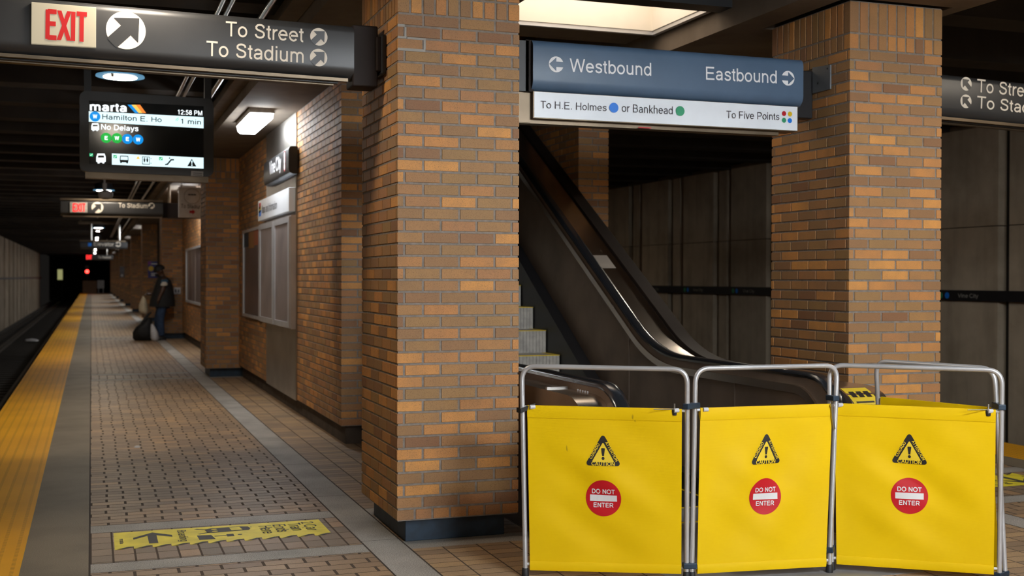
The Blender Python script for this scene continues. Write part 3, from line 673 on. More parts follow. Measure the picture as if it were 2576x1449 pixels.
mb = MB(); mb.box(3.27, 3.36, YS+.049, YS+.052, 2.454, 2.460, 'red'); mb.build('red_scuff', t)

# right hand sign
t = thing('direction_sign', 'charcoal To Street sign cut off by the right frame edge', 'sign', (5.4, YS+.15, 2.8), 'charcoal overhead signs')
mb = MB(); mb.prism(sign_profile(YS, 2.628, 2.93), 'x', 5.40, 7.35, 'sign'); tilt(mb, 5.6, -.03); mb.build('sign_box', t, smooth=35)
mb = MB(); mb.box(5.42, 7.3, YS+.02, YS+.06, 2.614, 2.634, 'bronze'); mb.box(5.42, 7.3, YS+.06, YS+.1, 2.608, 2.63, 'black'); mb.box(5.46, 7.3, YS+.09, YS+.13, 2.598, 2.63, 'bronze'); tilt(mb, 5.6, -.03); mb.build('trim_rails', t)
mb = MB(); mb.box(5.333, 5.41, YS+.03, YS+.17, 2.6, 2.93, 'bronzed'); mb.build('bracket', t)
mb = MB(); A(mb, (2430, 211), 17.2, YS, PI*.75, 'cream', 'sign'); mb.build('arrow_symbol', t)
mb = MB(); A(mb, (2429.6, 255), 17.2, YS, PI*.75, 'cream', 'sign'); mb.build('arrow_symbol', t)
for _w in words('To Street'): mb = MB(); T(mb, 'To Street', (2457, 231.5), (2605, 247), 33, YS, 'cream'); mb.build('lettering', t)
for _w in words('To Stadium'): mb = MB(); T(mb, 'To Stadium', (2457, 272), (2648, 292), 31, YS, 'cream'); mb.build('lettering', t)

# steel cover plate on the right pillar
mb = MB(); P = [pX(*q, 4.607) for q in ((2047, 170), (2092, 163), (2092, 224), (2047, 236))]
mb.loft([P, [p+Vector((-.012, 0, 0)) for p in P]], 'plategrey'); mb.lathe([(.008, 0), (.006, -.004)], P[1]+Vector((-.012, .03, -.02)), 'black', 8, 'x'); mb.lathe([(.008, 0), (.006, -.004)], P[3]+Vector((-.012, -.07, .06)), 'black', 8, 'x')
tag(mb.build('cover_plate', bevel=.002), 'grey steel cover plate bolted to the right pillar beside the sign', 'plate')

# ------------------------------------------------------------------ far signs
YE = 23.6
t = thing('exit_sign', 'charcoal sign with red lit EXIT under the hanging speaker', 'sign', (1.4, YE+.1, 2.8), 'charcoal overhead signs')
mb = MB(); mb.prism(sign_profile(YE, 2.655, 2.935), 'x', -.54, 1.295, 'sign'); mb.build('sign_box', t, smooth=35)
mb = MB(); mb.box(-.55, 1.29, YE-.01, YE+.19, 2.935, 2.975, 'bronze'); mb.box(-.5, 1.25, YE+.03, YE+.15, 2.63, 2.655, 'bronze'); mb.build('trim_rails', t)
mb = MB(); mb.box(1.29, 2.1, YE+.05, YE+.25, 2.64, 2.93, 'bronzed'); mb.build('bracket', t)
mb = MB(); mb.tube([(1.42, YE+.15, 2.93), (1.42, YE+.15, 3.3)], .025, 'bronze'); mb.build('hanger_rod', t)
a, c = pY(176, 508, YE), pY(220, 535, YE)
mb = MB(); mb.box(a.x, c.x, YE-.02, YE, c.z, a.z, 'stepgrey'); pn = mb.build('exit_panel', t)
mb = MB(); T(mb, 'EXIT', (183, 532), (215, 532.5), 21, YE-.02, 'exitglow', .03, .0025, .6); mb.build('exit_lettering', pn)
mb = MB(); A(mb, (245, 522), 14, YE, PI/4, 'cream', 'sign'); mb.build('arrow_symbol', t)
mb = MB(); A(mb, (381, 517.5), 7.5, YE, PI/4, 'cream', 'sign'); mb.build('arrow_symbol', t)
for _w in words('To Stadium'): mb = MB(); T(mb, 'To Stadium', (298, 522), (371, 524), 12, YE, 'cream'); mb.build('lettering', t)

t = thing('placard', 'grey To Stadium placard with a red arrow beside the second pillar', 'sign', (1.77, 23.3, 2.93))
mb = MB(); mb.box(1.56, 2.0, 23.27, 23.3, 2.636, 3.215, 'placard'); mb.build('placard_board', t, bevel=.004)
for x in (1.62, 1.94):
    mb = MB(); mb.tube([(x, 23.285, 3.2), (x, 23.285, 3.3)], .008, 'steel', 6); mb.build('hanger_rod', t)
for _w in words('To Stadium'): mb = MB(); T(mb, 'To Stadium', (455, 523), (509, 525), 10, 23.27, 'ink'); mb.build('lettering', t)
mb = MB(); P = pY(483, 494, 23.27); disc_to(mb, P, .15, EX, EZ, NY, 'stepgrey', .002); disc_to(mb, P, .14, EX, EZ, NY, 'placard', .003)
for dx in (-.05, 0, .05): mb.box(P.x+dx-.022, P.x+dx+.022, 23.262, 23.268, P.z+.02, P.z+.045, 'ink')
mb.build('picture_disc', t)
mb = MB(); P = pY(483, 533, 23.27); mb.poly([P+Vector((x*.06, -.003, z*.06)) for x, z in ((1, 0), (.1, .9), (.1, .4), (-.8, .4), (-.8, -.4), (.1, -.4), (.1, -.9))], 'red'); mb.build('arrow_symbol', t)

YV = 46.
t = thing('elevator_sign', 'dark Elevator sign hanging on two rods far down the platform', 'sign', (.4, YV, 2.8), 'charcoal overhead signs')
mb = MB(); mb.prism(sign_profile(YV, 2.53, 2.80), 'x', -.38, 1.26, 'sign'); mb.build('sign_box', t, smooth=35)
mb = MB(); mb.box(-.4, 1.2, YV-.01, YV+.19, 2.8, 2.85, 'bronze'); mb.build('trim_rails', t)
for x in (.0, .985):
    mb = MB(); mb.tube([(x, YV+.15, 2.85), (x, YV+.15, 3.46)], .04, 'steel'); mb.build('hanger_rod', t)
mb = MB(); mb.box(-.45, .98, YV+.05, YV+.25, 3.45, 3.54, 'bronze'); mb.box(-.4, -.34, YV+.1, YV+.2, 3.5, 3.96, 'bronze'); mb.box(.8, .85, YV+.1, YV+.2, 3.5, 3.96, 'bronze'); mb.build('ceiling_bar', t)
mb = MB(); T(mb, 'Elevator', (236, 618), (286, 619.5), 10, YV, 'cream'); mb.build('lettering', t)
mb = MB(); A(mb, (297, 614.5), 6.5, YV, 0, 'cream', 'sign'); mb.build('arrow_symbol', t)
P = pY(226, 615, YV); mb = MB(); mb.box(P.x-.06, P.x+.06, YV-.004, YV, P.z-.06, P.z+.06, 'blue'); mb.build('access_symbol', t)

YX = 68.
t = thing('exit_sign', 'farthest charcoal sign with red lit EXIT, below the Elevator sign', 'sign', (.4, YX, 2.6), 'charcoal overhead signs')
mb = MB(); mb.prism(sign_profile(YX, 2.42, 2.70), 'x', -.3, 1.13, 'sign'); mb.build('sign_box', t, smooth=35)
for x in (.1, .8):
    mb = MB(); mb.tube([(x, YX+.15, 2.68), (x, YX+.15, 3.96)], .03, 'steel'); mb.build('hanger_rod', t)
mb = MB(); mb.box(-.16, .1, YX-.02, YX, 2.45, 2.66, 'sign'); pn = mb.build('exit_panel', t)
mb = MB(); T(mb, 'EXIT', (217, 652), (231, 652), 10.5, YX-.02, 'exitglow', .03, .0025, .6); mb.build('exit_lettering', pn)
for _w in words('To Stadium'): mb = MB(); T(mb, 'To Stadium', (247, 650), (279, 650), 6, YX, 'cream'); mb.build('lettering', t)

# ------------------------------------------------------------------ arrivals display
YD = 11.
t = thing('arrivals_display', 'hanging black arrivals screen with train times under the EXIT sign', 'display', (.47, YD+.1, 3.6))
def q(u, v, Y=None): return pY(180+u/4.829, 170+v/4.829, Y or YD)
mb = MB()
pr = []
x0, x1, z0, z1, r = -.096, 1.045, 2.425, 3.13, .06
for cx_, cz_, a0 in ((x1-r, z1-r, 0), (x0+r, z1-r, 90), (x0+r, z0+r, 180), (x1-r, z0+r, 270)):
    for i in range(6): a = R(a0+18*i); pr.append((cx_+math.cos(a)*r, cz_+math.sin(a)*r))
mb.prism(pr, 'y', YD, YD+.16, 'sign'); tilt(mb, x0, -.012); hs = mb.build('housing', t, smooth=35)
mb = MB(); mb.box(-.05, 1.0, YD+.02, YD+.14, 2.37, 2.43, 'bronze'); tilt(mb, x0, -.012); mb.build('bottom_rail', t)
for x in (-.03, 1.0):
    mb = MB(); mb.box(x-.03, x+.03, YD+.05, YD+.13, 3.08, 3.96, 'black'); mb.build('hanger_arm', t)
mb = MB(); mb.poly([q(*p) + Vector((0, -.001, 0)) for p in ((210, 400), (1605, 470), (1605, 1240), (213, 1168))], 'screen'); sc = mb.build('screen', t)
N2 = Vector((0, -.003, 0)); N3 = Vector((0, -.005, 0)); N4 = Vector((0, -.007, 0))
def Q(mb, ps, k, n=N2): mb.poly([q(*p)+n for p in ps], k)
def TQ(mb, txt, a, b, h, k, bold=0., off=.005):
    P0, P1 = q(*a), q(*b); text_to(mb, txt, P0, P1, h/4.829*YD*.95/FPX, NY, k, bold, off)
mb = MB(); Q(mb, ((210, 530), (1603, 603), (1603, 738), (210, 658)), 'scrw'); Q(mb, ((490, 1043), (1603, 1095), (1603, 1228), (490, 1180)), 'scrw'); mb.build('screen_bars', sc)
mb = MB(); TQ(mb, 'marta', (222, 522), (670, 540), 92, 'scrt', .042); mb.build('lettering', sc)
mb = MB()
for (a, b, c, d, k) in ((680, 728, 770, 815, 'scrb'), (728, 780, 815, 860, 'scry'), (780, 832, 860, 905, 'scro')): Q(mb, ((a, 452), (b, 452), (d, 553), (c, 551)), k)
mb.build('stripe_logo', sc)
for _w in words('12:58 PM'): mb = MB(); TQ(mb, '12:58 PM', (1290, 568), (1587, 582), 58, 'scrt', .02); mb.build('lettering', sc)
for _w in words('No Delays'): mb = MB(); TQ(mb, 'No Delays', (358, 752), (812, 775), 66, 'scrt', .02); mb.build('lettering', sc)
for _w in words('Hamilton E. Ho'): mb = MB(); TQ(mb, 'Hamilton E. Ho', (372, 628), (1095, 665), 62, 'scrk', .012, .006); mb.build('lettering', sc)
for _w in words('1 min'): mb = MB(); TQ(mb, '1 min', (1325, 682), (1572, 694), 62, 'scrk', .012, .006); mb.build('lettering', sc)
for (u, v, k, s_) in ((285, 595, 'scrb', 'W'), (420, 855, 'scrg', 'E'), (550, 858, 'scrg', 'W'), (678, 868, 'scrb', 'E'), (808, 875, 'scrb', 'W')):
    mb = MB(); c = q(u, v); disc_to(mb, c, 61/4.829*YD*.95/FPX, EX, EZ, NY, k, .006)
    w = 27 if s_ == 'W' else 19; TQ(mb, s_, (u-w, v+22), (u+w, v+24), 46, 'scrt', .05, .009); mb.build('line_badge', sc)
def icon_train(mb, x0, y0, x1, y1, k, kd, n=N3):
    w, h = x1-x0, y1-y0
    Q(mb, [(x0+w*a, y0+h*b) for a, b in ((.12, 0), (.88, 0), (1, .35), (1, .82), (.85, .88), (.85, 1), (.65, 1), (.65, .9), (.35, .9), (.35, 1), (.15, 1), (.15, .88), (0, .82), (0, .35))], k, n)
    Q(mb, [(x0+w*a, y0+h*b) for a, b in ((.2, .2), (.8, .2), (.84, .42), (.16, .42))], kd, n+Vector((0, -.002, 0)))
def icon(fn): mb = MB(); fn(mb); mb.build('screen_icon', sc)
icon(lambda mb: icon_train(mb, 240, 675, 335, 772, 'scrt', 'screen')); icon(lambda mb: icon_train(mb, 300, 1045, 415, 1165, 'scrt', 'screen'))
for (a, b) in ((217, 1040), (507, 1062), (1062, 1087)):
    icon(lambda mb: (Q(mb, ((a, b), (a+44, b+2), (a+44, b+40), (a, b+38)), 'scrc', N3), Q(mb, ((a+8, b+18), (a+18, b+27), (a+36, b+8), (a+38, b+13), (a+18, b+34), (a+6, b+22)), 'scrt', N4)))
icon(lambda mb: Q(mb, ((785, 1110), (808, 1072), (832, 1112)), 'scry', N3))
icon(lambda mb: (Q(mb, ((590, 1070), (688, 1074), (692, 1130), (684, 1165), (668, 1165), (662, 1152), (612, 1150), (606, 1162), (592, 1160), (585, 1125)), 'scrk', N3), Q(mb, ((597, 1080), (681, 1083), (684, 1124), (594, 1121)), 'scrw', N4)))
def lift(mb):
    Q(mb, ((857, 1080), (950, 1084), (950, 1180), (857, 1176)), 'scrk', N3); Q(mb, ((864, 1088), (943, 1091), (943, 1172), (864, 1169)), 'scrw', N4)
    for u in (885, 920): Q(mb, ((u-13, 1112), (u+13, 1113), (u+6, 1150), (u-6, 1150)), 'scrk', Vector((0, -.009, 0))); disc_to(mb, q(u, 1103), .006, EX, EZ, NY, 'scrk', .009, 10)
    Q(mb, ((965, 1098), (972, 1110), (958, 1110)), 'scrk', N3); Q(mb, ((965, 1172), (972, 1158), (958, 1158)), 'scrk', N3)
icon(lift)
icon(lambda mb: (Q(mb, ((1135, 1172), (1160, 1166), (1205, 1112), (1245, 1112), (1245, 1128), (1213, 1130), (1168, 1184), (1135, 1186)), 'scrk', N3), disc_to(mb, q(1190, 1100), .006, EX, EZ, NY, 'scrk', .005, 10)))
icon(lambda mb: (Q(mb, ((1405, 1198), (1460, 1108), (1517, 1203)), 'scrk', N3), Q(mb, ((1452, 1132), (1470, 1132), (1465, 1172), (1457, 1172)), 'scrw', N4), disc_to(mb, q(1461, 1186), .006, EX, EZ, NY, 'scrw', .007, 10)))
icon(lambda mb: [mb.tube([q(1305-rr*math.cos(R(a)), 650-rr*math.sin(R(a)))+N3 for a in range(5, 90, 20)], .0022, 'scrc', 5) for rr in (22, 38)])
mb = MB(); Q(mb, ((1452, 1255), (1600, 1262), (1600, 1325), (1448, 1316)), 'plastic', Vector((0, -.002, 0)))
for v in (1278, 1300): Q(mb, ((1475, v), (1585, v+5), (1585, v+11), (1475, v+6)), 'ink', N3)
mb.build('asset_sticker', t)

# ------------------------------------------------------------------ ceiling lamps, pipes, speaker
def downlight(x, y, label):
    t = thing('downlight', label, 'ceiling light', (x, y, 3.33), 'round downlights over the platform')
    mb = MB(); mb.lathe([(.08, .17), (.16, .15), (.205, .012)], (x, y, 3.33), 'black'); mb.build('housing', t, smooth=40)
    mb = MB(); mb.lathe([(.212, .014), (.215, 0), (.15, -.004), (.148, .008)], (x, y, 3.33), 'ringblue'); mb.build('trim_ring', t, smooth=40)
    mb = MB(); mb.lathe([(.145, .004), (.145, -.008), (.10, -.014)], (x, y, 3.33), 'lens'); mb.build('lens', t, smooth=60)
    mb = MB(); mb.tube([(x, y, 3.5), (x, y, 3.97)], .03, 'black'); mb.build('stem', t)
    mb = MB(); mb.lathe([(.004, -.03), (.014, -.026), (.014, .0)], (x-.07, y-.2, 3.325), 'cream', 10); mb.build('latch', t)
    return t
d0 = downlight(.25, 11.4, 'big round downlight glowing above the arrivals display')
dup(d0, (0, 3.3, 0), 'round downlight hidden behind the arrivals display')
dup(d0, (0, 11.75, 0), 'round downlight just below the arrivals display, behind the speaker stem')
dup(d0, (0, 15.05, 0), 'round downlight left of the hanging speaker')
dup(d0, (0, 35.25, 0), 'small distant downlight above the Elevator sign')
far_lens = bpy.data.objects[[c_.name for c_ in d0.children if c_.name.startswith('lens')][0]].data.copy(); far_lens.materials[0] = m['lensfar']
far_rim = [c_ for c_ in d0.children if c_.name.startswith('trim')][0].data.copy(); far_rim.materials[0] = m['bronzed']
for v_ in far_lens.vertices: v_.co.x = .25+(v_.co.x-.25)*.4; v_.co.y = 11.4+(v_.co.y-11.4)*.4; v_.co.z += .006
for i, dy in enumerate((23.5, 26.8, 38.55, 47, 50.3, 58.75, 62.05, 70.5, 73.8, 82.25, 85.5, 94, 97.2)):
    dd = dup(d0, (0, dy, 0), 'tiny distant downlight in the row down the platform ceiling')
    for c_ in dd.children:
        if c_.name.startswith('lens'): c_.data = far_lens
        elif c_.name.startswith('trim'): c_.data = far_rim
for dy in (-10.1, -13.4, -4.9): dup(d0, (0, dy, 0), 'round downlight over the left platform near the camera')
dup(d0, (mir(.25)-.25, 0, 0), 'round downlight over the right platform behind the pillar')
for dy in (-10.1, -6.): dup(d0, (mir(.25)-.25, dy, 0), 'round downlight over the right platform near the camera')
for dy in (11.75, 23.5): dup(d0, (mir(.25)-.25, dy, 0), 'round downlight far along the right platform')

def fluor(x, y, label, ln=1.25):
    t = thing('fluorescent_light', label, 'ceiling light', (x, y, 3.29), 'fluorescent fixtures on the soffit')
    mb = MB(); mb.box(x-.13, x+.13, y-ln/2-.02, y+ln/2+.02, 3.245, 3.297, 'stepgrey'); mb.build('fixture_body', t)
    mb = MB(); mb.prism([(x-.12, 3.246), (x-.11, 3.19), (x-.08, 3.165), (x+.08, 3.165), (x+.11, 3.19), (x+.12, 3.246)], 'y', y-ln/2, y+ln/2, 'tube'); mb.build('lens', t)
    return t
f0 = fluor(1.71, 13.35, 'white fluorescent fixture on the soffit above the map cabinet')
dup(f0, (.1, 11.25, 0), 'white fluorescent fixture behind the To Stadium placard')
for k in range(2, 9):
    for dy in (1.9, 3.5): dup(f0, (.25, 6.45+PB*k+dy-13.3, 0), 'distant fluorescent fixture along the platform soffit')

t = thing('speaker', 'white dome speaker hanging on a stem above the second EXIT sign', 'speaker', (.2, 20, 3.5))
mb = MB(); mb.tube([(.2, 20, 2.95), (.2, 20, 3.96)], .017, 'plastic'); mb.lathe([(.03, 0), (.035, .12)], (.2, 20, 2.88), 'plastic', 12); mb.build('stem', t)
mb = MB(); mb.lathe([(.05, -.03), (.10, -.02), (.115, .02), (.11, .07), (.05, .10)], (.215, 20, 2.785), 'plastic', 20); mb.build('speaker_dome', t, smooth=50)
mb = MB(); mb.lathe([(.05, 0), (.06, .012)], (.215, 20, 2.744), 'ink', 16); mb.build('grille', t)
for i, (x, lb) in enumerate(((.862, 'left of a pair of steel conduits along the platform ceiling'), (.925, 'right of a pair of steel conduits along the platform ceiling'), (1.185, 'single thicker conduit nearest the soffit edge'))):
    mb = MB(); mb.tube([(x, Y0, 3.42), (x, 60, 3.42)], .018 if i < 2 else .024, 'steel', 8)
    tag(mb.build('conduit', smooth=50), lb, 'pipe', 'conduits under the ceiling')
mb = MB(); mb.box(1.30, 1.44, Y0, 110, 3.40, 3.48, 'soffit'); tag(mb.build('cable_tray'), 'long concrete coloured cable tray beside the soffit edge', 'tray')
# the ribs carry the conduits
# ------------------------------------------------------------------ light coffers
def coffer(x0, x1, y0, y1, zf, label, lamp, group=None):
    t = thing('light_coffer', label, 'ceiling light', ((x0+x1)/2, (y0+y1)/2, zf), 'square light coffers'); h = .40; fr = .04
    mb = MB()
    for (a, b, c, d) in ((x0, x1, y0, y0+fr), (x0, x1, y1-fr, y1), (x0, x0+fr, y0+fr, y1-fr), (x1-fr, x1, y0+fr, y1-fr)): mb.box(a, b, c, d, zf, zf+.05, 'alu')
    mb.build('frame', t)
    i0, i1, j0, j1 = x0+fr+.01, x1-fr-.01, y0+fr+.01, y1-fr-.01
    mb = MB(); z0, z1 = zf+.03, zf+h
    for (a, b, c, d) in ((i0-.02, i1+.02, j0-.02, j0), (i0-.02, i1+.02, j1, j1+.02), (i0-.02, i0, j0, j1), (i1, i1+.02, j0, j1)): mb.box(a, b, c, d, z0, z1, 'coffer')
    mb.box(i0-.02, i1+.02, j0-.02, j1+.02, z1, z1+.03, 'coffer'); mb.build('white_well', t)
    mb = MB(); mb.box(i0+.1, i1-.1, j0+.08, j1-.08, z1-.06, z1-.02, lamp); mb.build('lamp_panel', t)
    return t
coffer(2.66, 4.28, 7.60, 8.60, 3.45, 'cream glowing light coffer above the Westbound sign', 'lamp')
def hall_fill_lamp(y, label):  # added unseen lamp; tall lens sides throw light onto the signs and barrier
    t = thing('fluorescent_light', label, 'ceiling light', (XC, y, 3.5), 'added drop lens fill lamps over the hall')
    mb = MB(); mb.box(XC-.85, XC+.85, y-.2, y+.2, 3.42, 3.5, 'stepgrey'); mb.build('fixture_body', t)
    mb = MB(); mb.prism([(y-.14, 3.42), (y-.135, 3.12), (y-.10, 3.07), (y+.10, 3.07), (y+.135, 3.12), (y+.14, 3.42)], 'x', XC-.83, XC+.83, 'lampf'); mb.build('lens', t)
    for x in (XC-.6, XC+.6):
        mb = MB(); mb.tube([(x, y, 3.5), (x, y, 3.96)], .012, 'steel', 6); mb.build('hanger_rod', t)
for y, w in ((1.5, 'nearest the barrier'), (-2., 'second from the barrier'), (-5.5, 'third from the barrier'), (-9., 'farthest from the barrier')):
    hall_fill_lamp(y, 'added out-of-view fill lamp hung over the hall, '+w)

# ------------------------------------------------------------------ wall fittings on the left wall
mb = MB(); mb.box(2.085, 2.1, 12.83, 15.12, .165, 3.289, 'panelsteel'); tag(mb.build('wall_panel'), 'tall brushed steel panel on the brick wall behind the map cabinet', 'panel')
def NXtext(mb, txt, a, b, hpx, X, k, bold=0.):
    P0, P1 = pX(*a, X), pX(*b, X); h = (pX(a[0], a[1]-hpx, X)-P0).length; text_to(mb, txt, P0, P1, h, (-1, 0, 0), k, bold)
t = thing('station_sign', 'charcoal Vine City name sign on the steel wall panel', 'sign', (2.085, 13.65, 2.75))
mb = MB()
pr = [(1.985, 2.66), (2.0, 2.625), (2.03, 2.612), (2.084, 2.612), (2.084, 2.905), (2.02, 2.905), (1.995, 2.895), (1.985, 2.87)]
mb.prism(pr, 'y', 12.70, 14.62, 'sign', 'black'); mb.build('sign_box', t, smooth=30)
for _w in words('Vine City'): mb = MB(); NXtext(mb, 'Vine City', (678.5, 440.5), (707.5, 424), 33, 1.984, 'white'); mb.build('lettering', t)
mb = MB()
for py in (391, 404, 420):
    P = pX(716, py, 1.983); disc_to(mb, P, .05, (0, -1, 0), EZ, (-1, 0, 0), 'red', .001, 20); disc_to(mb, P, .035, (0, -1, 0), EZ, (-1, 0, 0), 'white', .002, 20)
mb.build('symbols', t)
t = thing('maps_sign', 'cream Maps and Information sign above the map cabinet', 'sign', (2.085, 13.8, 2.35))
mb = MB(); mb.box(2.012, 2.085, 12.86, 15.35, 2.215, 2.475, 'whitepanel'); mb.build('sign_box', t, bevel=.006)
for _w in words('Maps and Information'): mb = MB(); NXtext(mb, 'Maps and Information', (659, 537), (697, 525), 19, 2.011, 'ink'); mb.build('lettering', t)
mb = MB()
for i, k in enumerate(('red', 'gold', 'blue')): a = pX(651.5, 512+i*9, 2.010); b = pX(656, 511+i*9, 2.010); mb.box(2.008, 2.0115, b.y, a.y, a.z-.075, a.z, k)
mb.build('stripe_logo', t)
t = thing('map_cabinet', 'double door aluminium map cabinet on the steel wall panel', 'cabinet', (2.085, 13.9, 1.57))
mb = MB(); mb.box(2.03, 2.085, 12.83, 15.30, .94, 2.175, 'alu'); mb.build('cabinet_body', t)
for (ya, yb) in ((12.84, 14.02), (14.05, 15.29)):
    mb = MB(); x0, x1 = 2.012, 2.032
    for (a, b, c, d) in ((ya, yb, .95, 1.01), (ya, yb, 2.10, 2.165), (ya, ya+.11, 1.01, 2.10), (yb-.11, yb, 1.01, 2.10)): mb.box(x0, x1, a, b, c, d, 'alu')
    dr = mb.build('door', t)
    mb = MB(); mb.box(2.022, 2.028, ya+.11, yb-.11, 1.01, 2.10, 'paper'); mb.build('map_sheet', dr)
t = thing('framed_poster', 'dark framed poster on the brick wall left of the map cabinet', 'poster', (2.1, 16.45, 1.55))
mb = MB()
for (a, b, c, d) in ((15.56, 17.40, .945, .985), (15.56, 17.40, 2.13, 2.17), (15.56, 15.66, .985, 2.13), (17.3, 17.4, .985, 2.13)): mb.box(2.055, 2.1, a, b, c, d, 'alu')
mb.build('frame', t)
mb = MB(); mb.box(2.07, 2.099, 15.66, 17.3, .985, 2.13, 'posterdark')
mb.box(2.067, 2.0705, 15.66, 16.2, 1.93, 2.13, 'scro'); mb.box(2.067, 2.0705, 16.2, 16.75, 1.90, 2.13, 'gold'); mb.box(2.067, 2.0705, 16.75, 17.3, 1.93, 2.13, 'bluebase')
m['postorange'] = plain('poster_orange', (.32, .08, .02), .4); m['postgold'] = plain('poster_gold', (.30, .13, .02), .4)
mb.mats = ['postorange' if k == 'scro' else 'postgold' if k == 'gold' else k for k in mb.mats]
mb.build('poster_print', t)
t = thing('framed_poster', 'wide framed poster with pale streaks behind the standing man', 'poster', (2.1, 26.2, 1.55))
mb = MB()
for (a, b, c, d) in ((24.1, 28.3, .93, .98), (24.1, 28.3, 2.10, 2.15), (24.1, 24.2, .98, 2.10), (28.1, 28.3, .98, 2.10)): mb.box(2.05, 2.1, a, b, c, d, 'alu')
mb.build('frame', t)
tm = NT('poster_streaks'); mp = tm.n('ShaderNodeMapping'); mp.inputs['Scale'].default_value = (1, 1.6, .12); tm.l(tm.coord(), mp.inputs[0])
tm.base(tm.ramp(tm.noise(mp.outputs[0], 3.2, 3), [(.35, (.05, .03, .03)), (.6, (.16, .11, .10)), (.72, (.5, .46, .44))])); tm.set(.3); m['streaks'] = tm.m
mb = MB(); mb.box(2.07, 2.099, 24.2, 28.1, .98, 2.10, 'streaks'); mb.build('poster_print', t)
mb = MB(); P = pY(437, 723, 29.945); mb.box(P.x, P.x+.16, 29.93, 29.95, P.z-.16, P.z, 'plastic'); mb.box(P.x+.03, P.x+.06, 29.925, 29.931, P.z-.12, P.z-.05, 'ink'); mb.box(P.x+.10, P.x+.13, 29.925, 29.931, P.z-.12, P.z-.05, 'ink')
tag(mb.build('outlet_plate'), 'white outlet plate on the pillar behind the man', 'outlet')
m['postblue'] = plain('poster_blue', (.02, .02, .25), .4, var=.3); m['postpurple'] = plain('poster_purple', (.25, .03, .35), .4)
t = thing('poster', 'blue and purple poster on the fourth pillar behind the man', 'poster', (1.99, 41.69, 1.75))
mb = MB(); mb.box(1.80, 2.18, 41.68, 41.70, 1.47, 2.03, 'postblue'); mb.box(1.80, 1.9, 41.675, 41.681, 1.92, 2.03, 'postpurple'); mb.build('poster_sheet', t)
mb = MB(); mb.lathe([(.09, 0), (.09, -.003)], (1.9, 41.678, 1.79), 'gold', 20, 'y')
for z in (1.93, 1.60, 1.54): mb.box(1.9, 2.12, 41.674, 41.679, z, z+.035, 'white')
mb.build('poster_print', t)
mb = MB(); P = pY(307, 684, 65.1); mb.box(P.x-.12, P.x+.12, 65.1-.1, 65.1-.07, P.z-.28, P.z+.28, 'posterdark'); mb.box(P.x-.06, P.x+.06, 65.1-.106, 65.1-.1, P.z-.25, P.z-.12, 'plastic')
mb.v = [(a, b+.165, c) for a, b, c in mb.v]; tag(mb.build('poster'), 'small dark notice on a distant pillar left of the blue poster', 'poster')

# band with station names on the right tunnel wall
t = thing('name_band', 'dark name band running along the right tunnel wall', 'sign', (11.28, 18, 1.27))
mb = MB(); mb.box(11.24, 11.295, Y0+.2, 58, 1.20, 1.345, 'black'); bd = mb.build('band', t)
y = 20.08-1.9*5
while y < 26:
    mb = MB(); n = (-1, 0, 0)
    text_to(mb, 'Vine City', (11.24, y+.78, 1.245), (11.24, y+.38, 1.245), .055, n, 'stepgrey')
    disc_to(mb, (11.24, y+1.0, 1.27), .045, (0, -1, 0), EZ, n, 'blue', .002, 16); disc_to(mb, (11.24, y+1.13, 1.27), .045, (0, -1, 0), EZ, n, 'green', .002, 16)
    mb.build('lettering', bd); y += 1.9

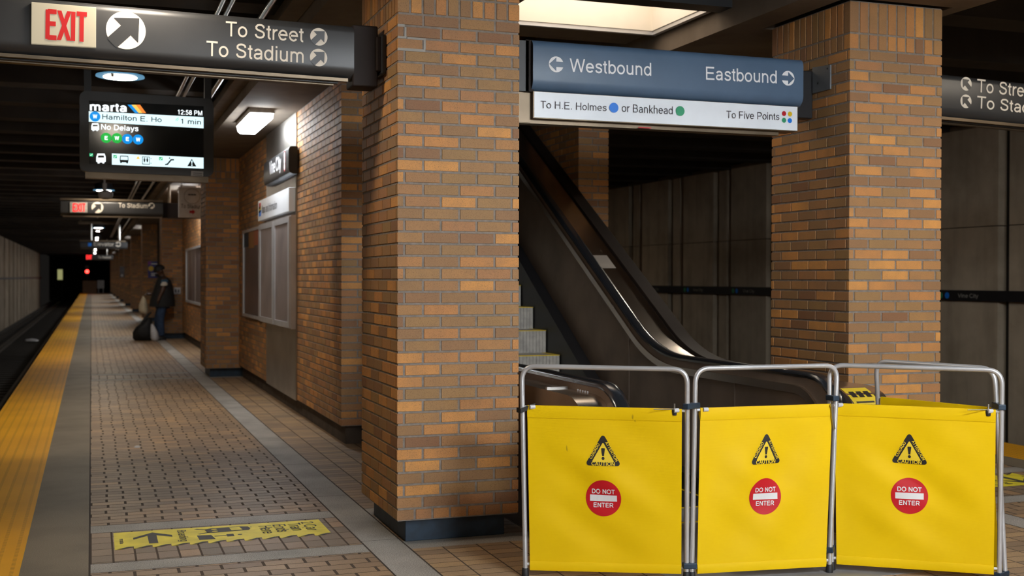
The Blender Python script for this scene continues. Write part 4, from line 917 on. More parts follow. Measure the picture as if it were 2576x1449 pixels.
# ------------------------------------------------------------------ floor decals
def decal(O, U, V, label, name='floor_decal'):
    O, U, V = Vector(O), Vector(U), Vector(V); Z = Vector((0, 0, 1)); L, Wd = 1.205, .455
    def P(u, v, h=.002): return O+U*u+V*v+Z*h
    t = thing(name, label, 'decal', O, 'yellow floor decals')
    mb = MB(); n = 12; pts = [(0, Wd), (0, .0)]
    for i in range(n):
        a = L*i/n; pts += [(a+.03, .0), (a+L/n+.012 if i < n-1 else L, .055)]
        if i < n-1: pts += [(a+L/n-.0, .012)]
    pts += [(L, Wd)]
    pts = [(0, Wd), (0, 0)]
    for i in range(n):
        a = L*i/n; pts += [(a+.025, 0), (min(L, a+L/n+.045), .075), (min(L-.001*(n-i), a+L/n), .05)] if i < n-1 else [(a+.025, 0), (L, .05)]
    pts += [(L, Wd)]
    b = mb.pts([P(u, v, .0012) for u, v in [(0, Wd), (L, Wd), (L, .08), (0, .08)]]); mb.face([b, b+1, b+2, b+3], 'decal')
    for i in range(n):
        a = L*i/n; e = L/n
        mb.poly([P(a, .081, .0012), P(a, .0, .0012), P(a+e*.35, .0, .0012), P(a+e, .06, .0012), P(a+e, .081, .0012)], 'decal')
        mb.poly([P(a+e*.12, .004, .0024), P(a+e*.45, .004, .0024), P(a+e*1.05, .05, .0024), P(a+e*.7, .05, .0024)], 'decalink')
    mb.build('decal_sheet', t)
    def txt(s_, u0, vtop, ln, h, bold=0.):
        mb_ = MB(); text_to(mb_, s_, P(u0, vtop), P(u0, vtop-ln), h, Z, 'decalink', bold, .0005); mb_.build('lettering', t)
    txt('2 Car', 1.085, .40, .25, .075); txt('Train', 1.0, .385, .215, .075); txt('Ends', .91, .375, .215, .075); txt('Here', .825, .365, .22, .075)
    txt('Boarding', .355, .395, .30, .05); txt('marta', .03, .27, .13, .022, .02)
    mb = MB()
    mb.poly([P(u, v) for u, v in ((.51, .375), (.55, .40), (.72, .40), (.765, .385), (.775, .33), (.76, .285), (.55, .27), (.52, .285))], 'decalink')
    mb.poly([P(u, v, .003) for u, v in ((.655, .385), (.715, .385), (.725, .30), (.66, .295))], 'decal')
    for v in (.36, .305): mb.poly([P(.565+.018*math.cos(a/12*2*PI), v+.014*math.sin(a/12*2*PI), .003) for a in range(12)], 'decal')
    mb.poly([P(u, v) for u, v in ((.45, .40), (.52, .36), (.53, .37), (.47, .41))], 'decalink'); mb.poly([P(u, v) for u, v in ((.46, .26), (.53, .30), (.54, .285), (.475, .25))], 'decalink')
    mb.poly([P(u, v) for u, v in ((.46, .10), (.55, .10), (.535, .215), (.455, .225))], 'decalink')
    mb.poly([P(u, v) for u, v in ((.55, .165), (.62, .17), (.62, .14), (.66, .14), (.66, .205), (.62, .205), (.62, .185), (.55, .18))], 'decalink')
    mb.poly([P(.695+.014*math.cos(a/12*2*PI), .175+.012*math.sin(a/12*2*PI)) for a in range(12)], 'decalink')
    mb.poly([P(u, v) for u, v in ((.775, .36), (.785, .36), (.785, .37), (.775, .37))], 'decalink')
    mb.build('train_symbol', t)
    mb = MB(); mb.poly([P(u, v) for u, v in ((.215, .395), (.32, .29), (.32, .24), (.235, .31), (.235, .10), (.185, .10), (.185, .31), (.105, .23), (.105, .28))], 'decalink'); mb.build('arrow_symbol', t)
    return t
decal((.12, 6.83, 0), (1, 0, 0), (0, 1, 0), 'yellow Boarding decal with zigzag edge on the left platform floor')
decal((mir(.12)-.12, 7.29, 0), (-1, 0, 0), (0, -1, 0), 'yellow Boarding decal on the right platform floor behind the barrier')

# ------------------------------------------------------------------ escalator
HX = {'l': 2.645, 'r': 4.10}
TAN = math.tan(R(30)); CO = math.cos(R(30)); SI = math.sin(R(30))
def esc_path(h, nose, ytop, rn):
    """profile (y,z) of a line h above the landing, from the newel nose up the incline"""
    p = []; yc = nose+rn; k = 1.07 if h > 0 else 1.
    for i in range(9):
        a = R(200-110*i/8); p.append((yc+math.cos(a)*rn, h-rn+math.sin(a)*rn))
    y_b = 8.17; Rr = 1.6; s = Rr*math.tan(R(15))
    for i in range(9):
        a = R(30*i/8); p.append((y_b-s+Rr*math.sin(a), h+Rr-Rr*math.cos(a)))
    p.append((ytop, h+(ytop-y_b)*TAN)); return p
es = thing('escalator', 'dark bronze escalator rising behind the yellow barrier', 'escalator', (3.37, 6., 0))
def sweep_rect(path, x0, x1, z_off, thick, k, mb):
    n = len(path); rings = []
    for i, (y, z) in enumerate(path):
        j0, j1 = max(0, i-1), min(n-1, i+1); ty, tz = path[j1][0]-path[j0][0], path[j1][1]-path[j0][1]; l = math.hypot(ty, tz); ny, nz = -tz/l, ty/l
        a = (y+ny*z_off, z+nz*z_off); b = (y+ny*(z_off-thick), z+nz*(z_off-thick))
        rings.append([(x0, a[0], a[1]), (x1, a[0], a[1]), (x1, b[0], b[1]), (x0, b[0], b[1])])
    mb.loft(rings, k)
YT = 14.6
for sd in 'lr':
    x = HX[sd]; g = -1 if sd == 'l' else 1; ns = 5.56 if sd == 'l' else 5.74
    hp = esc_path(.935, ns, YT, .36)
    # handrail: rounded belt cross-section
    mb = MB(); rings = []; n = len(hp)
    for i, (y, z) in enumerate(hp):
        j0, j1 = max(0, i-1), min(n-1, i+1); ty, tz = hp[j1][0]-hp[j0][0], hp[j1][1]-hp[j0][1]; l = math.hypot(ty, tz); ny, nz = -tz/l, ty/l
        rings.append([(x+dx, y+ny*dz, z+nz*dz) for dx, dz in ((-.04, -.035), (-.046, -.02), (-.036, -.004), (-.015, 0), (.015, 0), (.036, -.004), (.046, -.02), (.04, -.035))])
    mb.loft(rings, 'rubber'); mb.build('handrail', es, smooth=50)
    # core under the handrail
    mb = MB(); top = [(y+.012, z-.035) for y, z in esc_path(.935, ns+.03, YT, .33)]
    xa, xb = (x-.035, x+.035)
    poly = top+[(YT, .935+(YT-8.17)*TAN-1.15), (9.2, -.4), (9.2, -.05), (8.2, 0.001), (ns+.31, .001)]
    mb.prism(poly, 'x', xa, xb, 'bal'); bl = mb.build('balustrade', es, smooth=30)
    # inner bead and dark guide along the inside face
    mb = MB(); xi = x-g*.036; bp = [(y, z-.115) for y, z in esc_path(.935, ns+.19, YT, .30)]
    sweep_rect(bp, xi-g*.016, xi, .03, .05, 'decksteel', mb); mb.build('inner_moulding', bl, smooth=40)
    mb = MB()
    for ys_ in (6.95, 8.6):
        zt = .82+(max(0, ys_-8.0))*TAN; mb.box(min(xi, xi-g*.003), max(xi, xi-g*.003), ys_, ys_+.012, .12+(max(0, ys_-8.3))*TAN, zt, 'balsteel')
    mb.build('panel_joint', bl)
    # broad steel outer deck with rounded nose
    mb = MB(); wdk = .165 if sd == 'l' else .26
    dp = [(y, z) for y, z in esc_path(.862, 5.66, YT, .30)]
    xo0, xo1 = (x+g*.036, x+g*(.036+wdk)); xa, xb = min(xo0, xo1), max(xo0, xo1)
    mb.prism(dp+[(YT, .862+(YT-8.17)*TAN-.5), (9.2, .3), (9.2, -.05), (8.2, .001), (5.9, .001)], 'x', xa, xb, 'decksteel', 'bal'); dk = mb.build('outer_deck', bl, smooth=30)
    if sd == 'r':
        mb = MB(); sweep_rect([(y, z+.0) for y, z in esc_path(.862, 5.66, YT, .30)[9:]], x+.30, x+.42, .02, .45, 'bronzed', mb); mb.build('cladding', bl, smooth=30)
        mb = MB(); a_ = .862+(9.55-8.17)*TAN; mb.poly([(x_, y_, a_+(y_-9.55)*TAN+.004) for x_, y_ in ((4.17, 9.42), (4.32, 9.42), (4.32, 9.62), (4.17, 9.62))], 'deckrefl'); mb.build('deck_reflection', dk)  # grey patch painted in for the coffer's reflection on the deck
    else:
        mb = MB()
        for i in range(5): mb.lathe([(.003, 0), (.005, .003), (.005, .008), (.003, .011)], (x-.055-.0*i, 6.02+.035*i, .862), 'plastic', 10)
        mb.build('bolt_head', dk)
        mb = MB(); mb.box(x-.18, x-.05, 6.32, 6.345, .862, .873, 'steel'); mb.build('deck_bar', dk)
# caution label and red tag on the right newel
pth = [p for p in esc_path(.862, 5.66, YT, .30)[:9]]
def newel_pt(s):
    i = min(7, int(s)); f = s-i; a, b = pth[i], pth[i+1]; return a[0]*(1-f)+b[0]*f, a[1]*(1-f)+b[1]*f
mb = MB(); rings = []
xa, xb = 4.145, 4.32
for s_ in (3.1, 3.6, 4.2, 4.9, 5.6, 6.3, 7.0):
    y, z = newel_pt(s_); c = (5.96, .562); l = math.hypot(y-c[0], z-c[1]); f = (l+.002)/l; rings.append((c[0]+(y-c[0])*f, c[1]+(z-c[1])*f))
for i in range(len(rings)-1): mb.poly([(xa, *rings[i]), (xb, *rings[i]), (xb, *rings[i+1]), (xa, *rings[i+1])], 'vyel')
def newel_line(mb, s0, s1, x0, x1, k, e=.004):
    o2 = []
    for s_ in (s0, s1):
        y, z = newel_pt(s_); c = (5.96, .562); l = math.hypot(y-c[0], z-c[1]); f = (l+e)/l; o2.append((c[0]+(y-c[0])*f, c[1]+(z-c[1])*f))
    mb.poly([(x0, *o2[0]), (x1, *o2[0]), (x1, *o2[1]), (x0, *o2[1])], k)
for i in range(5): newel_line(mb, 3.4+.36*i, 3.56+.36*i, xa+.02, xb-.02-.012*(i % 3), 'vink')
for i in range(3): newel_line(mb, 5.5, 6.3, xa+.02+.05*i, xa+.055+.05*i, 'vink')
mb.build('caution_label', es)
mb = MB(); newel_line(mb, 1.6, 2.4, 4.16, 4.29, 'vred'); newel_line(mb, 2.6, 2.9, 4.16, 4.29, 'vwhite', .003); mb.build('red_tag', es)
# steps, skirts, landing plate
for i in range(14):
    y = 9.79-.338*3+.338*i; z = .812-.2055*3+.2055*i
    if z < .1: continue
    mb = MB(); mb.box(2.80, 3.94, y+.012, y+.40, z-.03, z, 'stepgrey')
    k = 36
    for j in range(k): xx = 2.80+1.14*j/k; mb.box(xx, xx+.02, y, y+.014, z-.20, z-.004, 'stepgrey')
    mb.box(2.80, 3.94, y+.008, y+.02, z-.206, z-.002, 'stepgrey')
    st = mb.build('step', es)
    mb = MB(); mb.box(2.80, 3.94, y-.001, y+.05, z-.004, z+.002, 'vyel'); mb.box(3.90, 3.942, y-.001, y+.4, z, z+.003, 'vyel'); mb.build('step_edging', st)
for sd, x0, x1 in (('l', 2.70, 2.79), ('r', 3.95, 4.06)):
    mb = MB(); pp = [(6.6, .002), (6.6, .10), (8.0, .14), (8.6, .32), (9.2, .66), (YT, .66+(YT-9.2)*.6), (YT, (YT-9.2)*.6-.2), (9.2, -.3), (8.6, -.2), (8.2, .002)]
    mb.prism(pp, 'x', x0, x1, 'black'); mb.build('skirt_panel', es)
mb = MB(); mb.box(2.72, 4.02, 4.98, 6.42, -.02, .0015, 'plate'); mb.box(2.79, 3.94, 6.42, 6.9, -.02, .003, 'plate'); struct(mb.build('floor_landing_plate'))
mb = MB()
for y in (6.44, 6.86): mb.box(2.80, 3.96, y, y+.025, .003, .005, 'vyel')
for x in (2.79, 3.93): mb.box(x, x+.03, 6.44, 8.3, .003, .005, 'vyel')
struct(mb.build('trim_8'))
mb = MB(); mb.box(2.8, 3.95, 6.9, 8.3, 0, .003, 'rubberm'); mb.build('comb_treads', es)

# ------------------------------------------------------------------ yellow folding barrier
RB = .0125
br = thing('folding_barrier', 'yellow folding barrier with do not enter signs in front of the escalator', 'barrier', (3.2, 5.2, 0))
ZT = 1.063
PAN = [ # bottom left, top left, bottom right, top right
 ((2.055, 5.56), (2.066, 5.65), (2.783, 5.223), (2.770, 5.197)),
 ((2.808, 5.215), (2.834, 5.231), (3.548, 5.126), (3.643, 5.20)),
 ((3.590, 5.165), (3.622, 5.24), (4.244, 4.70), (4.228, 4.67)),
 ((4.130, 5.45), (4.046, 5.42), (4.298, 4.720), (4.268, 4.768)),
]
def rnd_path(b0, t0, t1, b1, r):
    out = [b0]
    for c, a, b in ((t0, b0, t1), (t1, t0, b1)):
        d1 = (a-c).normalized()*r; d2 = (b-c).normalized()*r
        for i in range(9):
            f = i/8; out.append((c+d1)*(1-f)**2+c*2*f*(1-f)+(c+d2)*f*f)
    out.append(b1); return out
wrinkle_seed = 0
for pi_, (bl_, tl, brr, tr) in enumerate(PAN):
    b0 = Vector((*bl_, .03)); t0 = Vector((*tl, ZT-RB)); b1 = Vector((*brr, .03)); t1 = Vector((*tr, ZT-RB))
    mb = MB(); mb.tube(rnd_path(b0, t0, t1, b1, .075), RB, 'alu', 12); frm = mb.build('tube_frame', br, smooth=60)
    for p, q_ in ((b0, t0), (b1, t1)):
        mb = MB(); d = (q_-p).normalized(); b = Vector((p.x, p.y, 0)); mb.tube([b, b+d*.008, b+d*.04, b+d*.045], [.0185, .019, .0165, .012], 'rubberm', 14); mb.build('rubber_foot', frm, smooth=50)
    def at(p, q_, z): f = (z-p.z)/(q_.z-p.z); return p*(1-f)+q_*f
    zt, zb = .845, .062
    for z in (zt, zb):
        mb = MB(); A0, A1 = at(b0, t0, z), at(b1, t1, z); mb.tube([A0, A1], .0075, 'plastic', 8); mb.build('cross_rod', frm, smooth=60)
    A0, A1, B0, B1 = at(b0, t0, zt), at(b1, t1, zt), at(b0, t0, zb-.02), at(b1, t1, zb-.02)
    ln = (A1-A0).length; ins = .026/ln; nr = (A1-A0).cross(Vector((0, 0, 1))).normalized()
    if nr.y > 0: nr = -nr
    ph = pi_*1.7
    def S3(u, v, e=0.):
        """point on the cloth, u across 0..1, v from bottom 0 to top 1; soft tension folds"""
        uu = ins+u*(1-2*ins); p = (B0*(1-uu)+B1*uu)*(1-v)+(A0*(1-uu)+A1*uu)*v
        w = math.sin(PI*min(1, max(0, v)))*math.sin(PI*u)
        d = .010*w*(math.sin(7*(u*1.1+v*.9)+ph)+.6*math.sin(11*(u-v*.8)+2*ph)+.35*math.sin(23*(u*.6+v)+ph))
        sag = 0.
        return p+nr*(d+.009+e)
    gu, gv = 46, 40; mb = MB()
    for side in (0, 1):
        b = mb.pts([S3(i/gu, j/gv, -.0025*side) for j in range(gv+1) for i in range(gu+1)])
        for j in range(gv):
            for i in range(gu):
                f = [b+j*(gu+1)+i, b+j*(gu+1)+i+1, b+(j+1)*(gu+1)+i+1, b+(j+1)*(gu+1)+i]
                mb.face(f if side == 0 else f[::-1], 'vinyl')
    cl = mb.build('vinyl_sheet', br, smooth=60, recalc=False)
    # hems wrap the rods: a raised double layer at top and bottom
    for (va, vb, nm) in ((.935, 1.012, 'top_hem'), (-.01, .045, 'bottom_hem')):
        mb = MB(); rings = []
        for i in range(25):
            u = i/24
            rings.append([S3(u, va, .0005), S3(u, va, .0025), S3(u, (va+vb)/2, .006), S3(u, vb, .002), S3(u, vb, -.014), S3(u, (va+vb)/2, -.02), S3(u, va, -.006)])
        mb.loft(rings, 'vinyl'); mb.build(nm, cl, smooth=60)
    if pi_ == 3: continue
    H = (A0-B0).length; Wc = ln*(1-2*ins)
    def M2(x, z, e): return S3(.5+x/Wc, (z-(zb-.02))/(zt-zb+.02), e)
    cx0 = {0: -.004, 1: .0, 2: -.02}[pi_]
    mb = MB()
    # warning triangle, inner yellow triangle, exclamation mark
    def tri(cx_, cz_, s_, r, k, e):
        P = [(0, s_*.577), (-.5*s_, -.289*s_), (.5*s_, -.289*s_)]; pts = []
        for i, a0 in enumerate((30, 150, 270)):
            f = (s_*.577-2*r)/(s_*.577)
            for j in range(6): a = R(a0+120*j/5); pts.append((cx_+P[i][0]*f+r*math.cos(a), cz_+P[i][1]*f+r*math.sin(a)))
        ring = []
        for i in range(len(pts)):
            a, b = pts[i], pts[(i+1) % len(pts)]; q_ = 10 if math.hypot(a[0]-b[0], a[1]-b[1]) > .03 else 1
            for q3 in range(q_): f = q3/q_; ring.append((a[0]*(1-f)+b[0]*f, a[1]*(1-f)+b[1]*f))
        nn = len(ring); lv = 6
        b0_ = mb.pts([M2(cx_, cz_, e)]+[M2(cx_+(x-cx_)*(l+1)/lv, cz_+(z-cz_)*(l+1)/lv, e) for l in range(lv) for x, z in ring])
        for i in range(nn):
            j = (i+1) % nn; mb.face([b0_, b0_+1+i, b0_+1+j], k)
            for l in range(lv-1): mb.face([b0_+1+l*nn+i, b0_+1+(l+1)*nn+i, b0_+1+(l+1)*nn+j, b0_+1+l*nn+j], k)
    zc = .617
    tri(cx0, zc, .186, .012, 'vink', .0018); tri(cx0, zc-.003, .114, .004, 'vyel', .0028)
    def flat_text(s_, cx_, cz_, w, h, ang, k, bold=.034, e=.0034):
        vs, fs = text_mesh(s_, bold); x0 = min(v.x for v in vs); x1 = max(v.x for v in vs); y0 = min(v.y for v in vs); y1 = max(v.y for v in vs)
        ca, sa = math.cos(ang), math.sin(ang); out = []
        for v in vs:
            a = ((v.x-x0)/(x1-x0)-.5)*w; b = ((v.y-y0)/(y1-y0)-.5)*h; out.append(M2(cx_+a*ca-b*sa, cz_+a*sa+b*ca, e+v.z*.6))
        b_ = mb.pts(out)
        for f in fs: mb.face([b_+i for i in f], k)
    flat_text('CAUTION', cx0, zc-.0435, .118, .019, 0, 'vyel')
    flat_text('CUIDADO', cx0-.0435, zc+.018, .086, .0155, R(60), 'vyel')
    flat_text('ATTENTION', cx0+.0435, zc+.018, .108, .0155, R(-60), 'vyel')
    mb.poly([M2(cx0+x, zc+z, 0.0038) for x, z in ((-.0095, .030), (-.0075, .033), (.0075, .033), (.0095, .030), (.0045, -.006), (-.0045, -.006))], 'vink')
    mb.poly([M2(cx0+.0075*math.cos(a/16*2*PI), zc-.0175+.0075*math.sin(a/16*2*PI), .0038) for a in range(16)], 'vink')
    mb.build('caution_symbol', cl)
    mb = MB(); zc2 = .402; rr = .0905; c = [M2(cx0, zc2, .0018)]; seg = 48
    b_ = mb.pts(c+[M2(cx0+rr*f*math.cos(2*PI*i/seg), zc2+rr*f*math.sin(2*PI*i/seg), .0018) for f in (.2, .4, .6, .8, 1.) for i in range(seg)])
    for i in range(seg):
        j = (i+1) % seg; mb.face([b_, b_+1+i, b_+1+j], 'vred')
        for k in range(4): mb.face([b_+1+k*seg+i, b_+1+(k+1)*seg+i, b_+1+(k+1)*seg+j, b_+1+k*seg+j], 'vred')
    for i in range(8):
        xa, xb = cx0-.069+.138*i/8, cx0-.069+.138*(i+1)/8
        mb.poly([M2(xa, zc2-.015, .0028), M2(xb, zc2-.015, .0028), M2(xb, zc2+.016, .0028), M2(xa, zc2+.016, .0028)], 'vwhite')
    flat_text('DO NOT', cx0, zc2+.034, .118, .024, 0, 'vwhite', .038); flat_text('ENTER', cx0, zc2-.034, .102, .024, 0, 'vwhite', .038)
    mb.build('no_entry_symbol', cl)
    # clips on the rods
    for u in ((.035, .965) if pi_ != 1 else (.035,)):
        P = S3(u, 1., .004); mb = MB(); mb.tube([P+Vector((-.013, 0, .002)), P+Vector((.013, 0, .002))], .011, 'plastic', 10); mb.build('rod_clip', frm, smooth=50)
    if pi_ in (0, 2):
        P = S3(.955, 1., .0); mb = MB(); mb.tube([P+Vector((0, 0, -.02)), P+Vector((0, 0, .035))], .005, 'steel', 8); mb.tube([P+Vector((-.10, .03, .008)), P+Vector((0, 0, .008))], .0025, 'steel', 6); mb.lathe([(.012, -.022), (.014, 0), (.012, .006)], P, 'rubberm', 10); mb.build('spring_latch', frm)
# joints clamping neighbouring frames, strap, loose lever
def clamp(a, b, z, name='hinge_clamp'):
    a, b = Vector((*a, z)), Vector((*b, z)); d = (b-a).normalized(); n = Vector((-d.y, d.x, 0)); e = d*.02; w = n*.018
    mb = MB(); ps = [a-e-w, b+e-w, b+e+w, a-e+w]; mb.loft([[p+Vector((0, 0, -.014)) for p in ps], [p+Vector((0, 0, .014)) for p in ps]], 'bluebase'); mb.build(name, br, bevel=.004)
clamp((2.774, 5.20), (2.83, 5.226), .868); clamp((2.782, 5.22), (2.81, 5.213), .075)
clamp((3.618, 5.222), (3.618, 5.19), .882); clamp((3.556, 5.13), (3.592, 5.168), .115)
clamp((4.231, 4.678), (4.275, 4.762), .868); clamp((4.243, 4.70), (4.296, 4.722), .03)
mb = MB(); A0 = Vector((2.064, 5.633, .84)); mb.loft([[A0+Vector((x, y, z+s_)) for s_ in (-.012, .012)]+[A0+Vector((x*1.02, y-.004, z+s_)) for s_ in (.012, -.012)] for x, y, z in ((-.028, .012, -.01), (-.022, -.03, -.012), (.0, -.028, -.004), (.03, -.022, .004), (.06, -.018, .012))], 'rubberm'); mb.build('strap', br)
mb = MB(); P = Vector((3.585, 5.178, .842)); mb.loft([[P+Vector((x-.006, y, z)), P+Vector((x+.006, y, z)), P+Vector((x+.006, y-.003, z)), P+Vector((x-.006, y-.003, z))] for x, y, z in ((0, -.012, .01), (.004, -.016, -.06), (.012, -.02, -.115))], 'steel'); mb.lathe([(.010, 0), (.010, -.008)], P+Vector((.0, -.014, .006)), 'steel', 12, 'y'); mb.build('loose_lever', br)

# ------------------------------------------------------------------ standing man, his bags
def skin_obj(name, verts, edges, k, parent=None, sub=2, root=0):
    me = bpy.data.meshes.new(name); me.from_pydata([v[:3] for v in verts], edges, []); me.materials.append(m[k])
    o = bpy.data.objects.new(name, me); COL.objects.link(o)
    sm = o.modifiers.new('skin', 'SKIN'); sm.use_smooth_shade = True
    for i, v in enumerate(verts):
        r_ = v[3]; me.skin_vertices[0].data[i].radius = (r_, v[4] if len(v) > 4 else r_)
    me.skin_vertices[0].data[root].use_root = True
    ss = o.modifiers.new('sub', 'SUBSURF'); ss.levels = sub; ss.render_levels = sub
    if parent is not None: o.parent = parent; o.matrix_parent_inverse = parent_inv(parent)
    return o
YM = 29.45
def mp_(px_, py_, dy=0.):
    P = pY(px_, py_, YM); return Vector((P.x, YM+dy, P.z))
man = thing('person', 'person in black vest and jeans looking down at a phone by the pillar', 'person', (1.62, YM, 0))
pelvis = mp_(409, 757); chest = mp_(411, 713); neck = mp_(409, 697); head = mp_(402, 682)
V = []; E_ = []
def av(p, r_, par=None, r2=None):
    V.append((p.x, p.y, p.z, r_, r2 or r_)); i = len(V)-1
    if par is not None: E_.append((par, i))
    return i
i0 = av(pelvis, .15); i1 = av(mp_(411, 735), .165, i0); i2 = av(chest, .165, i1); i3 = av(neck, .075, i2); i4 = av(mp_(405, 690), .075, i3)
i5 = av(mp_(402.5, 682), .105, i4); i6 = av(mp_(400, 674), .085, i5)
nb = av(mp_(394, 683.5, 0), .03, i5); av(mp_(391.2, 686, 0), .017, nb)
for s_ in (-1, 1):
    er = av(mp_(404.5, 682, s_*.10), .03, i5); av(mp_(405, 683, s_*.125), .022, er)
for s_ in (-1, 1):
    h = av(mp_(408, 765, s_*.10), .10, i0); k = av(mp_(402 if s_ < 0 else 398, 803, s_*.11), .065, h); a_ = av(mp_(407 if s_ < 0 else 398, 843, s_*.12), .045, k); av(mp_(398 if s_ < 0 else 388, 849, s_*.13), .04, a_)
sh = av(mp_(412, 706, -.17), .075, i2); el = av(mp_(408, 730, -.26), .055, sh); wr = av(mp_(399, 748, -.27), .038, el); hd = av(mp_(397, 755, -.27), .042, wr)
sh = av(mp_(408, 706, .17), .075, i2); el = av(mp_(398, 734, .22), .055, sh); wr = av(mp_(380, 741, .12), .036, el); hr = av(mp_(374, 741.5, .10), .038, wr)
for j in range(4):
    f = av(mp_(396.5-.5*j, 760, -.24-.02*j), .011, hd); av(mp_(396-.4*j, 764, -.24-.02*j), .010, f)
f = av(mp_(394, 757, -.23), .011, hd); av(mp_(393.5, 760, -.22), .010, f)
for j in range(4):
    f = av(mp_(371.5, 742-.8*j, .08), .011, hr); av(mp_(370, 740.5-.8*j, .07), .010, f)
f = av(mp_(373, 739, .13), .011, hr); av(mp_(371.5, 737.5, .13), .010, f)
skin_obj('body', V, E_, 'skin', man)
# nose and ear are part of the head: tiny details, built onto the face side
V2 = []; E2 = []
def aj(p, r_, par=None):
    V2.append((p.x, p.y, p.z, r_)); i = len(V2)-1
    if par is not None: E2.append((par, i))
    return i
p0 = aj(mp_(409, 752), .165)
for s_ in (-1, 1):
    h = aj(mp_(408, 768, s_*.10), .125, p0); k = aj(mp_(402 if s_ < 0 else 398, 803, s_*.11), .098, h); a_ = aj(mp_(405 if s_ < 0 else 398, 838, s_*.12), .088, k); aj(mp_(405 if s_ < 0 else 398, 847, s_*.12), .085, a_)
skin_obj('jeans', V2, E2, 'denim', man)
for s_, cx_ in ((-1, 402), (1, 394)):
    mb = MB(); P = mp_(cx_, 851.5, s_*.12); P.z = 0
    mb.loft([[P+Vector((x+.05*math.cos(a)*.0, 0, 0))+Vector((dx*sc_, dyy*sc_, z)) for dx, dyy in ((.14, 0), (.12, .05), (0, .055), (-.12, .045), (-.16, 0), (-.12, -.045), (0, -.055), (.12, -.05))] for x, a, z, sc_ in ((0, 0, 0.001, 1), (0, 0, .05, 1), (0, 0, .10, .6))], 'bag'); mb.build('shoe', man, smooth=60)
def ring(c, rx, ry, n=20, tiltx=0.): return [c+Vector((rx*math.cos(2*PI*i/n), ry*math.sin(2*PI*i/n), tiltx*math.cos(2*PI*i/n))) for i in range(n)]
mb = MB()
mb.loft([ring(mp_(408, 771), .30, .27), ring(mp_(409, 754), .285, .27), ring(mp_(411, 735), .24, .26), ring(mp_(412, 718), .205, .25), ring(mp_(412, 706), .17, .235), ring(mp_(411, 699), .11, .15), ring(mp_(408, 695), .085, .09)], 'vest'); mb.build('vest', man, smooth=60)
mb = MB(); mb.loft([ring(mp_(413, 702, -.16), .06, .04), ring(mp_(413, 706, -.20), .085, .07), ring(mp_(411.5, 712, -.235), .082, .07), ring(mp_(410.5, 716, -.245), .078, .068)], 'shirtblue'); mb.loft([ring(mp_(411.5, 709, -.24), .055, .06), ring(mp_(411.8, 713, -.25), .08, .07), ring(mp_(410.6, 718.5, -.255), .08, .066)], 'cloth'); mb.build('shirt_sleeve', man, smooth=60)
mb = MB(); c = mp_(401, 678)
mb.loft([ring(c+Vector((-.0, 0, -.03)), .125, .115, 20, .05), ring(c+Vector((-.005, 0, .02)), .13, .118, 20, .03), ring(c+Vector((.0, 0, .07)), .115, .10, 20, .01), ring(c+Vector((.005, 0, .105)), .07, .06), ring(c+Vector((.005, 0, .118)), .02, .02)], 'bag'); mb.build('cap', man, smooth=70)
mb = MB(); P = mp_(397.5, 688.5); mb.loft([ring(P+Vector((.0, 0, 0)), .075, .065), ring(P+Vector((-.005, 0, -.05)), .065, .055), ring(P+Vector((.0, 0, -.08)), .03, .03)], 'bag'); mb.build('beard', man, smooth=70)
mb = MB(); P = mp_(370, 739, .09); mt = Matrix.Translation(P) @ Matrix.Rotation(R(-35), 4, 'Y'); mb.box(-.09, .05, -.035, .035, .0, .012, 'black', mt); tag(mb.build('phone'), 'dark phone held up in the standing man\'s hand', 'phone')

def blob(name, rings_, k, parent=None): mb = MB(); mb.loft(rings_, k); return mb.build(name, parent, smooth=70)
P = pY(362, 852, 29.2); P.z = 0.; P.y = 29.2
bp = thing('backpack', 'bulging black backpack on the floor at the standing man\'s feet', 'bag', P)
def brg(dx, z, rx, ry, n=22, t=0.): return [Vector((P.x+dx+rx*math.cos(2*PI*i/n)*(1+.06*math.sin(3*2*PI*i/n)), P.y+ry*math.sin(2*PI*i/n), max(.002, z+t*math.cos(2*PI*i/n)))) for i in range(n)]
blob('bag_body', [brg(0, .003, .20, .15), brg(-.0, .06, .25, .18), brg(-.01, .2, .24, .19), brg(.01, .34, .19, .16, t=.02), brg(.05, .45, .13, .12, t=.05), brg(.08, .52, .05, .05, t=.03)], 'bag', bp)
mb = MB(); mb.tube([(P.x-.05, P.y-.12, .40), (P.x+.02, P.y-.1, .52), (P.x+.10, P.y-.06, .62), (P.x+.16, P.y, .66)], [.03, .035, .03, .02], 'vest', 8); mb.build('shoulder_strap', bp, smooth=60)
mb = MB(); mb.lathe([(.10, 0), (.13, -.05), (.08, -.08)], (P.x-.02, P.y-.16, .2), 'vest', 14, 'y'); mb.build('front_pocket', bp, smooth=60)
P = pY(390, 850, 29.02)
def crg(c, dx, z, rx, ry, n=18, s_=0): return [Vector((c.x+dx+rx*math.cos(2*PI*i/n)*(1+.13*math.sin(5*i+s_)), c.y+ry*math.sin(2*PI*i/n)*(1+.1*math.cos(4*i)), z)) for i in range(n)]
P.z = 0
o = blob('plastic_bag', [crg(P, 0, .004, .06, .06), crg(P, .0, .06, .09, .08, s_=1), crg(P, -.02, .2, .08, .08, s_=2), crg(P, -.05, .33, .05, .05, s_=3), crg(P, -.07, .40, .02, .02)], 'plastic')
tag(o, 'white plastic bag between the backpack and the man\'s legs', 'bag')
P = pY(361, 790, 29.5); P.z = 0
o = blob('plastic_bag', [crg(P, .02, .62, .05, .05), crg(P, .0, .70, .10, .08, s_=1), crg(P, -.01, .85, .09, .08, s_=2), crg(P, .0, .98, .05, .05, s_=3), crg(P, -.01, 1.05, .015, .015)], 'creamp')
tag(o, 'cream plastic bag hanging in front of the man\'s thighs', 'bag')

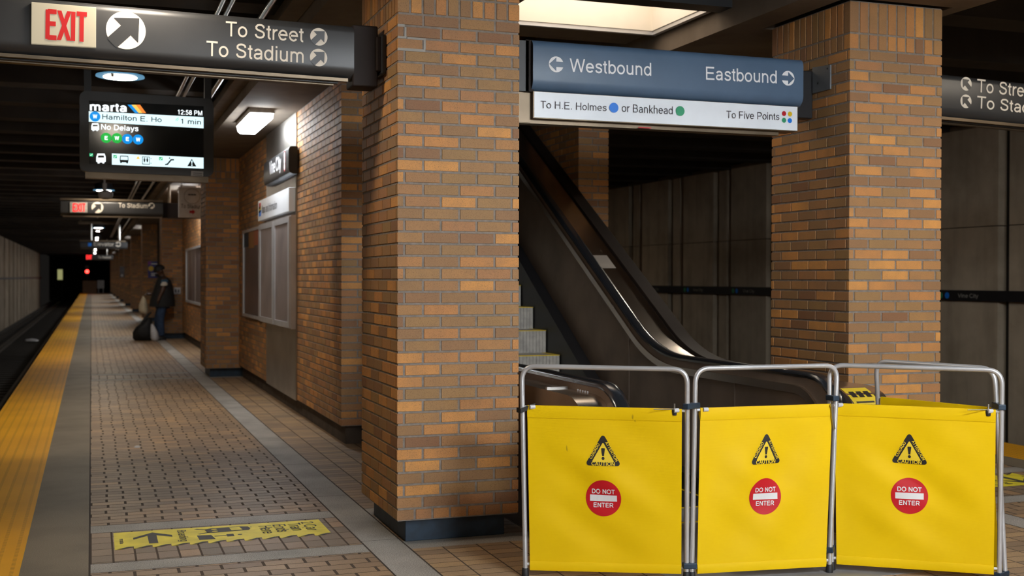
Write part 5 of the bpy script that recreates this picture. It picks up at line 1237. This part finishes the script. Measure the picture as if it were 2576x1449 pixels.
# ------------------------------------------------------------------ tunnel end
mb = MB(); mb.box(-.77, .47, 116.2, 116.5, 0, 1.16, 'brick'); mb.t0 = .2
m['endwall'] = plain('end_wall_brown', (.30, .17, .10), .8); mb.mats = ['endwall']; tag(mb.build('low_wall'), 'low brown wall closing the far end of the platform', 'wall')
t = thing('signal', 'red signal light glowing at the far end of the platform', 'signal', (-.38, 119, 0))
mb = MB(); mb.tube([(-.38, 119, -1.25), (-.38, 119, 1.75)], .06, 'black'); mb.build('post', t)
mb = MB(); mb.box(-.56, -.2, 118.9, 119.2, 1.7, 2.6, 'black'); mb.build('signal_head', t)
mb = MB(); mb.lathe([(.16, 0), (.15, -.04)], (-.38, 118.9, 2.02), 'glow', 20, 'y'); mb.build('red_lens', t)
mb = MB(); mb.box(.52, 1.12, 115.5, 115.7, .45, 1.2, 'plastic'); mb.box(.6, .66, 115.5, 115.6, 0, .45, 'plastic'); mb.box(1., 1.06, 115.5, 115.6, 0, .45, 'plastic'); tag(mb.build('notice_board'), 'pale board beside the low wall at the platform end', 'board')
mb = MB(); mb.box(-3.4, -2.9, 135, 135.2, 1.2, 2.3, 'tgreen'); mb.box(-2.98, -2.92, 135.05, 135.15, -1.25, 1.2, 'black'); tag(mb.build('tunnel_lamp'), 'dim yellow green light panel deep in the left tunnel', 'light')
mb = MB(); c = Vector((-2.35, 53.2, -1.19)); rd = random.Random(3)
mb.loft([[c+Vector((.24*s_*math.cos(a*.55)*(1+.3*rd.random()), .3*s_*math.sin(a*.55)*(1+.3*rd.random()), h+.02*rd.random())) for a in range(12)] for s_, h in ((1, 0.), (.8, .06), (.3, .09))], 'plastic'); tag(mb.build('litter'), 'crumpled pale litter lying between the left track rails', 'litter')
mb = MB(); P = Vector((.38, 10.9, 0)); mb.loft([[P+Vector((.03*math.cos(a)*s_, .04*math.sin(a)*s_, h)) for a in (0, 1, 2, 3, 4, 5)] for s_, h in ((1, .001), (.7, .012))], 'plastic'); tag(mb.build('paper_scrap'), 'tiny white paper scrap on the left platform pavers', 'litter')
